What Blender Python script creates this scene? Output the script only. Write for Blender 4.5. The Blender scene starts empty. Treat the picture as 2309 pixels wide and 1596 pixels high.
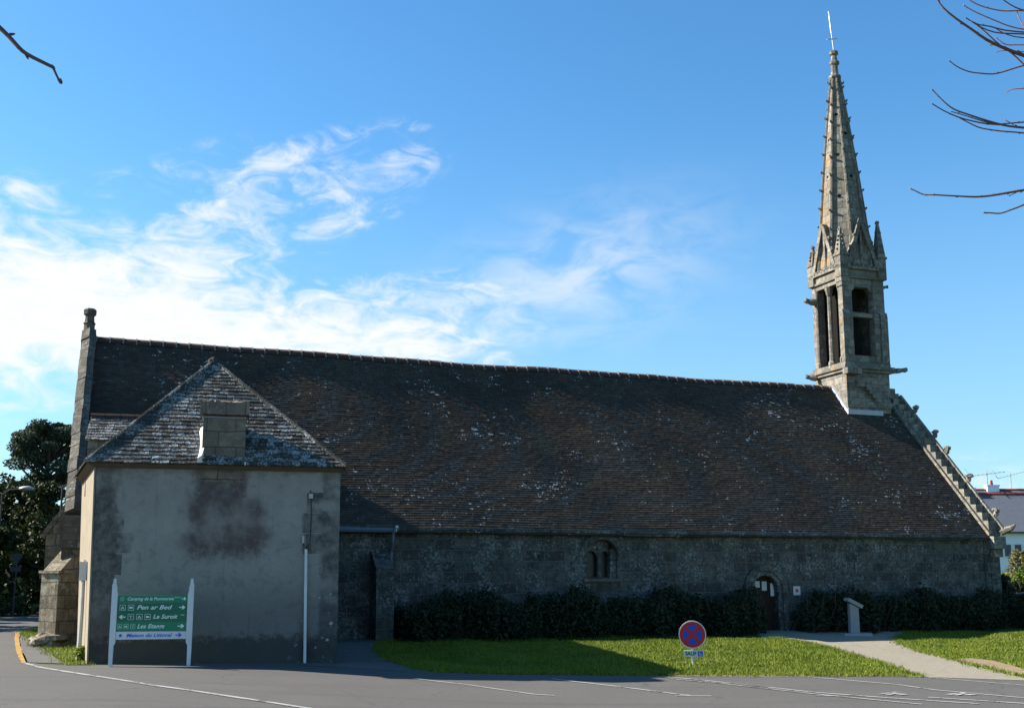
import bpy, bmesh, math, random
from mathutils import Vector, Matrix
R = math.radians
random.seed(7)
scene = bpy.context.scene
COL = scene.collection

# ------------------------------------------------------------------ camera
CAM_H = 1.9
PITCH = math.atan(417 / 2500)
cam_data = bpy.data.cameras.new("camera")
cam = bpy.data.objects.new("camera", cam_data)
COL.objects.link(cam)
cam.location = (0, 0, CAM_H)
cam.rotation_euler = (math.pi / 2 + PITCH, 0, 0)
cam_data.sensor_fit = 'HORIZONTAL'
cam_data.sensor_width = 36.0
cam_data.lens = 36.0 * 2500 / 2309
cam_data.shift_x = 0.0
cam_data.shift_y = 75 / 2309
cam_data.clip_start = 0.05
cam_data.clip_end = 6000
scene.camera = cam

# ------------------------------------------------------------------ sun, exposure
SUN_EL, SUN_AZ = 32.8, -78.8          # azimuth measured from +Y towards +X
az, el = R(SUN_AZ), R(SUN_EL)
SUN_DIR = Vector((math.sin(az) * math.cos(el), math.cos(az) * math.cos(el), math.sin(el)))
sd = bpy.data.lights.new("sun", 'SUN')
sd.energy = 5.0
sd.angle = R(0.5)
sd.color = (1.0, 0.93, 0.82)
sun = bpy.data.objects.new("sun", sd)
sun.rotation_euler = (-SUN_DIR).to_track_quat('-Z', 'Y').to_euler()
sun.location = (-60, 20, 60)
COL.objects.link(sun)
scene.view_settings.view_transform = 'Standard'
scene.view_settings.look = 'None'
scene.view_settings.gamma = 1
scene.view_settings.exposure = 1.5
SKY_STRENGTH = 0.05

# ------------------------------------------------------------------ measuring helpers (photo point -> metres)
F_, PX_, PY_ = 2500.0, 1154.5, 873.0
_c, _s = math.cos(PITCH), math.sin(PITCH)
def ray(x, y):
    u, v = (x - PX_) / F_, -(y - PY_) / F_
    return Vector((u, _c - v * _s, _s + v * _c))
EYE = Vector((0, 0, CAM_H))
def sstep(a, b, x):
    t = max(0.0, min(1.0, (x - a) / (b - a)))
    return t * t * (3 - 2 * t)
WANG = R(70.1)
W = Vector((math.sin(WANG), math.cos(WANG), 0))
N = Vector((-W.y, W.x, 0))
D0 = Vector((8.527, 37.872, 0))
def gz(x, y):
    """height of the terrain"""
    z = -0.25 * sstep(-7, 1, x)
    p = Vector((x, y, 0)) - D0
    t, w = p.dot(W), p.dot(N)
    if t < 14:
        k = sstep(-3.2, -0.4, w) * (1 - sstep(10.5, 14, t))
        z = z * (1 - k) + (-0.03) * k
    if t < 16:
        z += 0.17 * sstep(2.2, 3.0, -w) * (1 - sstep(4, 12, -w)) * sstep(-13.5, -11.5, t) * max(1 - sstep(-1.2, 0.0, t), sstep(6.0, 7.2, t))
    z += (1.0 * sstep(44, 53, y) + 1.4 * sstep(55, 80, y)) * sstep(13, 20, x - 0.05 * (y - 45))
    return z
def gpt(x, y, off=0.0):
    d = ray(x, y); z = 0.0
    for _ in range(12):
        t = (z - CAM_H) / d.z
        q = EYE + d * t
        z = gz(q.x, q.y)
    return Vector((q.x, q.y, z + off))
def ppt(x, y, p0, n):
    d = ray(x, y)
    return EYE + d * ((p0 - EYE).dot(n) / d.dot(n))
def at(x, y, dist):
    d = ray(x, y)
    return EYE + d * (dist / d.y)
def cloc(q):
    q = q - D0
    return Vector((q.dot(W), q.dot(N), q.z))
def wallpt(x, y, w=0.0):
    """photo point on the plane w of the chapel -> chapel coordinates"""
    return cloc(ppt(x, y, D0 + N * w, N))

# ------------------------------------------------------------------ node helpers
def new_mat(name):
    m = bpy.data.materials.new(name); m.use_nodes = True
    nt = m.node_tree; nt.nodes.clear()
    return m, nt
class G:
    def __init__(s, nt): s.nt = nt
    def n(s, typ, **kw):
        nd = s.nt.nodes.new(typ)
        for k, v in kw.items():
            if k.startswith('i_'):
                key = k[2:]
                key = int(key) if key.isdigit() else key.replace('_', ' ')
                s.set(nd.inputs[key], v)
            else: setattr(nd, k, v)
        return nd
    def set(s, sock, v):
        if isinstance(v, bpy.types.NodeSocket): s.nt.links.new(v, sock)
        else: sock.default_value = v
    def math(s, op, a, b=0.0, c=0.0, clamp=False):
        nd = s.nt.nodes.new('ShaderNodeMath'); nd.operation = op; nd.use_clamp = clamp
        s.set(nd.inputs[0], a); s.set(nd.inputs[1], b); s.set(nd.inputs[2], c)
        return nd.outputs[0]
    def mix(s, f, a, b, mode='MIX'):
        nd = s.nt.nodes.new('ShaderNodeMix'); nd.data_type = 'RGBA'; nd.blend_type = mode
        s.set(nd.inputs['Factor'], f)
        s.set(nd.inputs[6], a if isinstance(a, bpy.types.NodeSocket) else (*a, 1)[:4])
        s.set(nd.inputs[7], b if isinstance(b, bpy.types.NodeSocket) else (*b, 1)[:4])
        return nd.outputs[2]
    def noise(s, vec, scale, detail=4, rough=0.55, dist=0.0):
        nd = s.n('ShaderNodeTexNoise'); nd.inputs['Scale'].default_value = scale
        nd.inputs['Detail'].default_value = detail; nd.inputs['Roughness'].default_value = rough
        nd.inputs['Distortion'].default_value = dist
        if vec is not None: s.nt.links.new(vec, nd.inputs['Vector'])
        return nd.outputs[0]
    def ramp(s, f, lo, hi):
        nd = s.n('ShaderNodeMapRange'); nd.interpolation_type = 'SMOOTHSTEP'
        s.set(nd.inputs[0], f); nd.inputs[1].default_value = lo; nd.inputs[2].default_value = hi
        return nd.outputs[0]
    def scale(s, vec, v, loc=(0, 0, 0), rot=(0, 0, 0)):
        nd = s.n('ShaderNodeMapping'); nd.inputs['Scale'].default_value = v
        nd.inputs['Location'].default_value = loc; nd.inputs['Rotation'].default_value = rot
        s.nt.links.new(vec, nd.inputs['Vector']); return nd.outputs[0]
    def obj(s): return s.n('ShaderNodeTexCoord').outputs['Object']
    def uv(s): return s.n('ShaderNodeTexCoord').outputs['UV']
    def rnd(s):
        nd = s.n('ShaderNodeAttribute'); nd.attribute_name = 'rnd'; return nd.outputs['Fac']
    def out(s, col, rough=0.9, bump=None, bstr=0.4, bdist=0.02, spec=0.25, metal=0.0, trans=None):
        b = s.n('ShaderNodeBsdfPrincipled')
        s.set(b.inputs['Base Color'], col if isinstance(col, bpy.types.NodeSocket) else (*col, 1)[:4])
        s.set(b.inputs['Roughness'], rough); b.inputs['Specular IOR Level'].default_value = spec
        b.inputs['Metallic'].default_value = metal
        if bump is not None:
            bn = s.n('ShaderNodeBump'); bn.inputs['Strength'].default_value = bstr
            bn.inputs['Distance'].default_value = bdist
            s.nt.links.new(bump, bn.inputs['Height']); s.nt.links.new(bn.outputs[0], b.inputs['Normal'])
        o = s.n('ShaderNodeOutputMaterial')
        sh = b.outputs[0]
        if trans:
            tr = s.n('ShaderNodeBsdfTranslucent')
            s.set(tr.inputs['Color'], col if isinstance(col, bpy.types.NodeSocket) else (*col, 1)[:4])
            mx = s.n('ShaderNodeMixShader'); mx.inputs[0].default_value = trans
            s.nt.links.new(sh, mx.inputs[1]); s.nt.links.new(tr.outputs[0], mx.inputs[2]); sh = mx.outputs[0]
        s.nt.links.new(sh, o.inputs['Surface'])
MATS = {}
def flat(name, col, rough=0.6, spec=0.3, metal=0.0, var=0.15, sc=6.0):
    m, nt = new_mat(name); g = G(nt)
    f = g.noise(g.obj(), sc, 5)
    c = g.mix(f, tuple(x * (1 - var) for x in col), tuple(min(1, x * (1 + var)) for x in col))
    g.out(c, rough, f, 0.1, 0.01, spec, metal); return m

# ------------------------------------------------------------------ world: clear sky with a bank of cloud to the left
world = bpy.data.worlds.new("World"); scene.world = world; world.use_nodes = True
nt = world.node_tree; nt.nodes.clear(); g = G(nt)
sky = g.n('ShaderNodeTexSky'); sky.sky_type = 'NISHITA'; sky.sun_disc = False
sky.sun_elevation = el; sky.sun_rotation = az
sky.air_density = 1.0; sky.dust_density = 0.3; sky.ozone_density = 3.0; sky.altitude = 0
tc = g.n('ShaderNodeTexCoord').outputs['Generated']
sep = g.n('ShaderNodeSeparateXYZ'); nt.links.new(tc, sep.inputs[0])
azn = g.math('ARCTAN2', sep.outputs[0], sep.outputs[1])
eln = g.math('ARCSINE', sep.outputs[2])
def ae(x, y):
    d = ray(x, y).normalized(); return math.atan2(d.x, d.y), math.asin(d.z)
comb = g.n('ShaderNodeCombineXYZ'); nt.links.new(azn, comb.inputs[0]); nt.links.new(eln, comb.inputs[1])
vec = comb.outputs[0]
def blob(x, y, rx, ry, amp, rot=0.0):
    a0, e0 = ae(x, y)
    da = g.math('SUBTRACT', azn, a0); de = g.math('SUBTRACT', eln, e0)
    cr, sr = math.cos(rot), math.sin(rot)
    u = g.math('ADD', g.math('MULTIPLY', da, cr), g.math('MULTIPLY', de, sr))
    v = g.math('SUBTRACT', g.math('MULTIPLY', de, cr), g.math('MULTIPLY', da, sr))
    u = g.math('MULTIPLY', u, F_ / rx); v = g.math('MULTIPLY', v, F_ / ry)
    q = g.math('ADD', g.math('MULTIPLY', u, u), g.math('MULTIPLY', v, v))
    return g.math('MULTIPLY', g.math('EXPONENT', g.math('MULTIPLY', q, -1.0)), amp)
blobs = [(40, 730, 540, 140, 0.95), (560, 760, 460, 90, 0.85), (960, 770, 230, 70, 0.5), (300, 610, 330, 80, 0.42, R(14)), (-60, 560, 240, 80, 0.5),
         (520, 510, 250, 65, 0.40, R(20)), (540, 410, 140, 42, 0.32, R(35)), (880, 385, 140, 46, 0.52, R(14)), (690, 335, 190, 32, 0.40, R(20)), (640, 375, 90, 30, 0.3),
         (850, 480, 90, 30, 0.3, R(15)), (730, 480, 80, 60, 0.22), (1310, 620, 330, 130, 0.14, R(12)), (1390, 480, 130, 60, 0.10), (20, 430, 80, 40, 0.5), (330, 390, 170, 50, 0.22, R(20)),
         (950, 650, 220, 40, 0.30, R(6)), (1050, 680, 120, 40, 0.25), (930, 285, 50, 18, 0.35), (500, 320, 70, 20, 0.28, R(20)), (2250, 1080, 200, 60, 0.4), (-900, 600, 500, 220, 0.9), (-2200, 500, 700, 260, 0.5)]
msk = None
for b in blobs:
    r_ = blob(*b); msk = r_ if msk is None else g.math('ADD', msk, r_)
v1 = g.scale(vec, (21, 46, 1), rot=(0, 0, R(-22)))
v2 = g.scale(vec, (75, 130, 1), rot=(0, 0, R(-18)))
n1 = g.noise(v1, 1.0, 7, 0.58, 1.1)
n2 = g.noise(v2, 1.0, 5, 0.6, 0.3)
dens = g.math('ADD', g.math('MULTIPLY', n1, 1.75), g.math('MULTIPLY', n2, 0.35))
dens = g.math('SUBTRACT', dens, 1.06)
sgn = g.math('ADD', g.math('MULTIPLY', msk, 0.72), dens)
sgn = g.math('MULTIPLY', sgn, g.ramp(msk, 0.03, 0.30))
cf = g.ramp(sgn, 0.0, 1.0)
veil = g.math('MULTIPLY', blob(1310, 620, 260, 120, 0.55, R(14)), g.ramp(g.noise(v1, 0.7, 5, 0.55, 0.6), 0.32, 0.66))
cf = g.math('MAXIMUM', cf, g.math('ADD', g.math('MULTIPLY', cf, 0.6), veil), clamp=True)
hs = g.n('ShaderNodeHueSaturation'); hs.inputs['Saturation'].default_value = 1.20; hs.inputs['Value'].default_value = 1.42
nt.links.new(sky.outputs[0], hs.inputs['Color'])
CL = 7.0
cc = g.mix(g.noise(v1, 2.0, 3), (CL * 0.93, CL * 0.97, CL * 1.03), (CL * 1.08, CL * 1.09, CL * 1.1))
blue = g.mix(1.0, hs.outputs[0], (0.90, 1.12, 1.12), 'MULTIPLY')
hz = g.math('SUBTRACT', 1.0, g.ramp(eln, 0.0, 0.42))
blue = g.mix(g.math('MULTIPLY', hz, 0.55), blue, (2.7, 4.35, 6.0))
skyc = g.mix(cf, blue, cc)
bg = g.n('ShaderNodeBackground'); bg.inputs['Strength'].default_value = SKY_STRENGTH
nt.links.new(skyc, bg.inputs['Color'])
wo = g.n('ShaderNodeOutputWorld'); nt.links.new(bg.outputs[0], wo.inputs['Surface'])

# ------------------------------------------------------------------ mesh helpers
class MB:
    def __init__(s): s.v = []; s.f = []; s.r = []
    def quad(s, *ps, r=None):
        i = len(s.v); s.v.extend(Vector(p) for p in ps); s.f.append(tuple(range(i, i + len(ps)))); s.r.append(random.random() if r is None else r)
    def faces(s, vs, fs, r=None):
        i = len(s.v); s.v.extend(Vector(p) for p in vs)
        rr = random.random() if r is None else r
        for f in fs: s.f.append(tuple(i + k for k in f)); s.r.append(rr)
    def box(s, a, b, M=None, r=None):
        (x0, y0, z0), (x1, y1, z1) = a, b
        vs = [Vector(p) for p in [(x0, y0, z0), (x1, y0, z0), (x1, y1, z0), (x0, y1, z0), (x0, y0, z1), (x1, y0, z1), (x1, y1, z1), (x0, y1, z1)]]
        if M: vs = [M @ p for p in vs]
        s.faces(vs, [(3, 2, 1, 0), (4, 5, 6, 7), (0, 1, 5, 4), (1, 2, 6, 5), (2, 3, 7, 6), (3, 0, 4, 7)], r)
    def hexa(s, bot, top, r=None):
        n = len(bot)
        vs = [Vector(p) for p in bot] + [Vector(p) for p in top]
        fs = [tuple(reversed(range(n))), tuple(range(n, 2 * n))] + [(i, (i + 1) % n, n + (i + 1) % n, n + i) for i in range(n)]
        s.faces(vs, fs, r)
    def prism(s, prof, ext, r=None):
        """closed outline (list of points) swept along vector ext"""
        prof = [Vector(p) for p in prof]; e = Vector(ext)
        nrm = Vector((0, 0, 0))
        for i in range(len(prof)): nrm += prof[i].cross(prof[(i + 1) % len(prof)])
        if nrm.dot(e) < 0: prof.reverse()
        s.hexa(prof, [p + e for p in prof], r)
    def tube(s, pts, rad, seg=6, caps=True, r=None):
        pts = [Vector(p) for p in pts]
        if not hasattr(rad, '__len__'): rad = [rad] * len(pts)
        rings = []
        prev = None
        for i, p in enumerate(pts):
            d = (pts[min(i + 1, len(pts) - 1)] - pts[max(i - 1, 0)])
            d = d.normalized() if d.length > 1e-9 else Vector((0, 0, 1))
            if prev is None:
                a = d.orthogonal().normalized()
            else:
                a = prev - d * prev.dot(d)
                a = a.normalized() if a.length > 1e-6 else d.orthogonal().normalized()
            prev = a; b = d.cross(a)
            rings.append([p + (a * math.cos(2 * math.pi * k / seg) + b * math.sin(2 * math.pi * k / seg)) * rad[i] for k in range(seg)])
        vs = [q for rg in rings for q in rg]; fs = []
        for i in range(len(pts) - 1):
            for k in range(seg):
                a0 = i * seg + k; a1 = i * seg + (k + 1) % seg
                fs.append((a0, a1, a1 + seg, a0 + seg))
        if caps:
            fs.append(tuple(reversed(range(seg)))); fs.append(tuple(range(len(vs) - seg, len(vs))))
        s.faces(vs, fs, r)
    def lathe(s, prof, cx, cy, seg=12, r=None, sq=1.0):
        vs = []; fs = []
        for (rad, z) in prof:
            for k in range(seg):
                a = 2 * math.pi * (k + 0.5) / seg
                vs.append((cx + rad * math.cos(a), cy + rad * math.sin(a) * sq, z))
        for i in range(len(prof) - 1):
            for k in range(seg):
                a0 = i * seg + k; a1 = i * seg + (k + 1) % seg
                fs.append((a0, a1, a1 + seg, a0 + seg))
        fs.append(tuple(reversed(range(seg)))); fs.append(tuple(range(len(vs) - seg, len(vs))))
        s.faces(vs, fs, r)
    def lump(s, c, rx, ry, rz, jit=0.2, seg=8, rings=5, r=None):
        vs = []; fs = []
        c = Vector(c)
        for i in range(rings + 1):
            th = math.pi * i / rings
            for k in range(seg):
                ph = 2 * math.pi * k / seg
                j = 1 + random.uniform(-jit, jit)
                if i in (0, rings): j = 1
                vs.append(c + Vector((rx * math.sin(th) * math.cos(ph) * j, ry * math.sin(th) * math.sin(ph) * j, -rz * math.cos(th) * j)))
        for i in range(rings):
            for k in range(seg):
                a0 = i * seg + k; a1 = i * seg + (k + 1) % seg
                fs.append((a0, a1, a1 + seg, a0 + seg))
        s.faces(vs, fs, r)
    def build(s, name, mat, parent=None, uv=False, rnd=False, smooth=False, loc=None):
        me = bpy.data.meshes.new(name)
        off = Vector(loc) if loc is not None else Vector((0, 0, 0))
        me.from_pydata([p - off for p in s.v], [], s.f); me.update()
        if uv:
            ul = me.uv_layers.new(name='UVMap'); data = [0.0] * (2 * len(me.loops))
            for p in me.polygons:
                nn = p.normal
                if abs(nn.z) > 0.92: ua, va = Vector((1, 0, 0)), Vector((0, 1, 0))
                else:
                    ua = Vector((-nn.y, nn.x, 0)).normalized(); va = nn.cross(ua)
                for li in p.loop_indices:
                    co = me.vertices[me.loops[li].vertex_index].co
                    data[2 * li] = co.dot(ua); data[2 * li + 1] = co.dot(va)
            ul.data.foreach_set('uv', data)
        if rnd:
            at_ = me.attributes.new('rnd', 'FLOAT', 'FACE'); at_.data.foreach_set('value', s.r)
        if smooth: me.polygons.foreach_set('use_smooth', [True] * len(me.polygons))
        if mat: me.materials.append(mat)
        o = bpy.data.objects.new(name, me); COL.objects.link(o)
        if parent: o.parent = parent
        if loc is not None: o.location = off
        return o
def empty(name, loc, rz=0.0):
    o = bpy.data.objects.new(name, None); COL.objects.link(o); o.empty_display_size = 0.3
    o.location = loc; o.rotation_euler = (0, 0, rz); return o
def tag(o, label=None, cat=None, group=None, kind=None):
    for k, v in (('label', label), ('category', cat), ('group', group), ('kind', kind)):
        if v: o[k] = v
    return o
def text_part(name, body, size, mat, parent, M, shear=0.0, align='LEFT', width=None, ext=0.002, bold=0.0):
    cu = bpy.data.curves.new('txt', 'FONT'); cu.body = body; cu.size = size; cu.extrude = ext; cu.shear = shear
    cu.align_x = align; cu.align_y = 'CENTER'; cu.offset = bold; cu.resolution_u = 3
    to = bpy.data.objects.new('txt', cu)
    me = bpy.data.meshes.new_from_object(to)
    bpy.data.objects.remove(to); bpy.data.curves.remove(cu)
    xs = [v.co.x for v in me.vertices]
    if width and xs:
        k = width / (max(xs) - min(xs))
        for v in me.vertices: v.co.x *= k
    me.transform(M); me.materials.clear(); me.materials.append(mat)
    o = bpy.data.objects.new(name, me); COL.objects.link(o); o.parent = parent; return o
def sheet(name, poly, off, mat, step=0.5, bounds=None):
    """flat outline draped over the terrain"""
    bm = bmesh.new()
    f = bm.faces.new([bm.verts.new((p[0], p[1], 0)) for p in poly])
    bmesh.ops.triangulate(bm, faces=[f])
    xs = [p[0] for p in poly]; ys = [p[1] for p in poly]
    for ax, lo, hi in ((0, min(xs), max(xs)), (1, min(ys), max(ys))):
        k = math.ceil(lo / step)
        while k * step < hi:
            co = [0, 0, 0]; no = [0, 0, 0]; co[ax] = k * step; no[ax] = 1
            bmesh.ops.bisect_plane(bm, geom=bm.verts[:] + bm.edges[:] + bm.faces[:], plane_co=co, plane_no=no, dist=1e-5)
            k += 1
    bmesh.ops.recalc_face_normals(bm, faces=bm.faces[:])
    for v in bm.verts: v.co.z = gz(v.co.x, v.co.y) + off
    for f in bm.faces:
        f.normal_update()
        if f.normal.z < 0: f.normal_flip()
    me = bpy.data.meshes.new(name); bm.to_mesh(me); bm.free(); me.materials.append(mat)
    o = bpy.data.objects.new(name, me); COL.objects.link(o); return o
def inside(p, poly):
    c = False; n = len(poly); j = n - 1
    for i in range(n):
        if (poly[i][1] > p[1]) != (poly[j][1] > p[1]) and p[0] < (poly[j][0] - poly[i][0]) * (p[1] - poly[i][1]) / (poly[j][1] - poly[i][1]) + poly[i][0]: c = not c
        j = i
    return c
def tiles(mb, P, e, u, poly, ex=0.11, wd=0.2, th=0.014, jit=0.004, lip=True):
    """courses of single roof tiles over a convex outline given in (along, up) metres"""
    nrm = e.cross(u).normalized()
    if nrm.z < 0: nrm = -nrm
    u0 = min(p[1] for p in poly); u1 = max(p[1] for p in poly)
    rows = int((u1 - u0) / ex) + 1
    for k in range(rows):
        v = u0 + k * ex
        vm = min(v + ex * 0.5, u1 - 1e-4)
        xs = []
        for i in range(len(poly)):
            a, b = poly[i], poly[(i + 1) % len(poly)]
            if (a[1] - vm) * (b[1] - vm) < 0: xs.append(a[0] + (b[0] - a[0]) * (vm - a[1]) / (b[1] - a[1]))
        if len(xs) < 2: continue
        xa, xb = min(xs), max(xs)
        x = xa - (0.5 * wd if k % 2 else 0.0) - random.random() * 0.3 * wd
        rowj = random.uniform(-jit, jit) * 0.6
        while x < xb:
            w_ = wd * random.uniform(0.8, 1.2)
            a, b = max(x, xa), min(x + w_ - 0.006, xb); x += w_
            if b - a < 0.03: continue
            hl, hr = th + random.uniform(-jit, jit), th + random.uniform(-jit, jit)
            dv = rowj + random.uniform(-jit, jit) * 1.5
            p1 = P + e * a + u * (v + dv) + nrm * hl; p2 = P + e * b + u * (v + dv) + nrm * hr
            t2 = min(v + ex * 1.2, u1)
            p3 = P + e * b + u * t2 + nrm * 0.002; p4 = P + e * a + u * t2 + nrm * 0.002
            rr = random.random()
            mb.quad(p1, p2, p3, p4, r=rr)
            if lip: mb.quad(p1 - nrm * (hl + 0.004), p2 - nrm * (hr + 0.004), p2, p1, r=rr)

# ------------------------------------------------------------------ materials
def stone_mat(name, base, dark, lich, bw=0.55, bh=0.27, lich_amt=0.45, orange=0.0, mortar=(0.10, 0.10, 0.09), bstr=0.7, warp=0.06, lsc=2.2, ms=0.012):
    m, nt = new_mat(name); g = G(nt)
    uv = g.uv(); ob = g.obj()
    wn = g.n('ShaderNodeTexNoise'); wn.inputs['Scale'].default_value = 1.6; wn.inputs['Detail'].default_value = 3
    nt.links.new(uv, wn.inputs['Vector'])
    vm = g.n('ShaderNodeVectorMath', operation='MULTIPLY_ADD'); nt.links.new(wn.outputs['Color'], vm.inputs[0])
    vm.inputs[1].default_value = (warp * 2, warp * 2, 0); nt.links.new(uv, vm.inputs[2])
    br = g.n('ShaderNodeTexBrick'); br.offset = 0.43; br.squash = 0.7; br.squash_frequency = 3
    nt.links.new(vm.outputs[0], br.inputs['Vector'])
    br.inputs['Color1'].default_value = (0.25, 0.25, 0.25, 1); br.inputs['Color2'].default_value = (1, 1, 1, 1); br.inputs['Mortar'].default_value = (0.5, 0.5, 0.5, 1)
    br.inputs['Scale'].default_value = 1; br.inputs['Brick Width'].default_value = bw; br.inputs['Row Height'].default_value = bh
    br.inputs['Mortar Size'].default_value = ms; br.inputs['Mortar Smooth'].default_value = 0.3
    blk = g.n('ShaderNodeSeparateColor'); nt.links.new(br.outputs['Color'], blk.inputs[0])
    fine = g.noise(ob, 22, 6, 0.65)
    mid = g.noise(ob, 4.5, 5, 0.6)
    big = g.noise(ob, lsc * 0.35, 4, 0.6)
    c = g.mix(blk.outputs[0], dark, base)
    c = g.mix(g.math('MULTIPLY', g.ramp(mid, 0.42, 0.62), 0.6), c, dark)
    l1 = g.noise(ob, lsc * 3.2, 7, 0.7, 0.4)
    lm = g.ramp(g.math('ADD', l1, g.math('MULTIPLY', g.math('SUBTRACT', big, 0.5), 0.6)), 0.60 - lich_amt * 0.2, 0.72 - lich_amt * 0.2)
    c = g.mix(g.math('MULTIPLY', lm, 0.75), c, lich)
    c = g.mix(g.math('MULTIPLY', br.outputs['Fac'], 0.75), c, mortar)
    if orange:
        om = g.ramp(g.noise(ob, 2.3, 5, 0.65, 0.5), 0.62 - orange * 0.2, 0.68 - orange * 0.2)
        sx_ = g.n('ShaderNodeSeparateXYZ'); nt.links.new(g.n('ShaderNodeTexCoord').outputs['Normal'], sx_.inputs[0])   # lichen grows on the weather side
        om = g.math('MULTIPLY', om, g.ramp(sx_.outputs[0], -0.70, -0.88))
        c = g.mix(g.math('MULTIPLY', om, 0.75), c, (0.30, 0.16, 0.045))
    c = g.mix(g.math('MULTIPLY', g.ramp(fine, 0.35, 0.75), 0.35), c, g.mix(0.5, c, (0.02, 0.02, 0.02)))
    h = g.math('ADD', g.math('MULTIPLY', br.outputs['Fac'], -0.9), g.math('ADD', g.math('MULTIPLY', mid, 0.6), g.math('MULTIPLY', fine, 0.35)))
    g.out(c, 0.95, h, bstr, 0.05, 0.15)
    return m
M = MATS
M['nave'] = stone_mat('nave_stone', (0.120, 0.110, 0.095), (0.030, 0.029, 0.027), (0.24, 0.25, 0.23), 0.66, 0.33, 0.40, warp=0.06, mortar=(0.125, 0.128, 0.12), lsc=3.6, ms=0.018)
M['tower'] = stone_mat('tower_stone', (0.27, 0.248, 0.21), (0.095, 0.088, 0.077), (0.35, 0.33, 0.285), 0.56, 0.30, 0.22, orange=0.25, mortar=(0.09, 0.082, 0.068), warp=0.07, ms=0.009)
M['spire'] = stone_mat('spire_stone', (0.27, 0.245, 0.205), (0.12, 0.11, 0.09), (0.34, 0.32, 0.27), 0.42, 0.33, 0.2, orange=0.5, mortar=(0.07, 0.06, 0.05), warp=0.02)
M['coping'] = stone_mat('coping_stone', (0.24, 0.22, 0.18), (0.10, 0.095, 0.08), (0.34, 0.33, 0.28), 0.9, 0.35, 0.4, orange=0.05, mortar=(0.09, 0.085, 0.07))
M['gable'] = stone_mat('gable_stone', (0.15, 0.135, 0.11), (0.06, 0.055, 0.048), (0.25, 0.24, 0.20), 0.9, 0.35, 0.35, mortar=(0.07, 0.065, 0.055))
M['butt'] = stone_mat('buttress_stone', (0.25, 0.21, 0.15), (0.10, 0.085, 0.06), (0.30, 0.28, 0.22), 0.55, 0.34, 0.25, orange=0.05, mortar=(0.06, 0.055, 0.045))
M['chim'] = stone_mat('chimney_stone', (0.24, 0.19, 0.14), (0.10, 0.085, 0.068), (0.28, 0.24, 0.19), 0.62, 0.36, 0.2, mortar=(0.06, 0.055, 0.05), warp=0.04)

def tile_mat(name, a, b, lich, amt, lsc, warm=None, bstr=0.3, kr=0.25, ks=0.42, wdt=0.04):
    m, nt = new_mat(name); g = G(nt); ob = g.obj(); r = g.rnd()
    c = g.mix(r, a, b)
    big = g.noise(ob, 0.35, 4, 0.6)
    c = g.mix(g.math('MULTIPLY', g.ramp(big, 0.4, 0.7), 0.5), c, tuple(x * 0.6 for x in a))
    fine = g.noise(ob, 30, 5, 0.7)
    if warm:
        c = g.mix(g.math('MULTIPLY', g.ramp(g.noise(ob, 0.8, 6, 0.7), 0.52, 0.7), warm[1]), c, warm[0])
    l1 = g.noise(ob, lsc, 5, 0.6, 0.2)
    spots = g.noise(ob, 0.55, 5, 0.6)
    sig = g.math('ADD', g.math('MULTIPLY', l1, 0.7), g.math('ADD', g.math('MULTIPLY', g.math('SUBTRACT', spots, 0.5), ks), g.math('MULTIPLY', r, kr)))
    lm = g.ramp(sig, amt, amt + wdt)
    c = g.mix(lm, c, lich)
    c = g.mix(g.math('MULTIPLY', g.ramp(fine, 0.3, 0.8), 0.4), c, tuple(x * 0.5 for x in a))
    g.out(c, 0.95, g.math('ADD', fine, lm), bstr, 0.008, 0.12)
    return m
M['tile'] = tile_mat('nave_tile', (0.047, 0.037, 0.029), (0.080, 0.063, 0.050), (0.50, 0.50, 0.48), 0.612, 11.0, ((0.10, 0.075, 0.035), 0.4), kr=0.20)
M['tile2'] = tile_mat('annex_tile', (0.045, 0.043, 0.038), (0.10, 0.092, 0.08), (0.36, 0.38, 0.375), 0.418, 26.0, ((0.08, 0.07, 0.035), 0.4), kr=0.11, ks=0.16, wdt=0.09)
M['ridge'] = flat('ridge_clay', (0.062, 0.038, 0.032), 0.9, 0.15, var=0.4, sc=3)
M['mortar'] = flat('ridge_mortar', (0.17, 0.16, 0.145), 0.9, 0.1, var=0.2)
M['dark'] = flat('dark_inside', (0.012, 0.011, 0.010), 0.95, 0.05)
M['glass'] = flat('old_glass', (0.015, 0.016, 0.016), 0.35, 0.4)
M['wood'] = flat('door_wood', (0.030, 0.018, 0.012), 0.75, 0.2, var=0.3, sc=9)
M['lead'] = flat('lead_flashing', (0.40, 0.41, 0.43), 0.55, 0.3, var=0.15)
M['zinc'] = flat('zinc_gutter', (0.09, 0.11, 0.14), 0.5, 0.4, var=0.2)
M['iron'] = flat('iron_cross', (0.40, 0.36, 0.33), 0.45, 0.5, 0.3, var=0.2)
M['white'] = flat('white_paint', (0.62, 0.62, 0.60), 0.55, 0.3, var=0.22, sc=4)
M['whitedirty'] = flat('weathered_white', (0.55, 0.53, 0.47), 0.7, 0.25, var=0.2)
M['paper'] = flat('paper', (0.70, 0.70, 0.74), 0.8, 0.1, var=0.05)
M['paper2'] = flat('yellowed_paper', (0.50, 0.51, 0.49), 0.8, 0.1, var=0.08)
M['red'] = flat('sign_red', (0.48, 0.012, 0.018), 0.4, 0.4, var=0.06)
M['blue'] = flat('sign_blue', (0.012, 0.055, 0.42), 0.4, 0.4, var=0.06)
M['green'] = flat('sign_green', (0.004, 0.20, 0.095), 0.4, 0.4, var=0.08)
M['green2'] = flat('sign_green_dark', (0.004, 0.135, 0.065), 0.4, 0.4, var=0.08)
M['txtw'] = flat('sign_white', (0.75, 0.78, 0.72), 0.5, 0.3, var=0.03)
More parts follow.
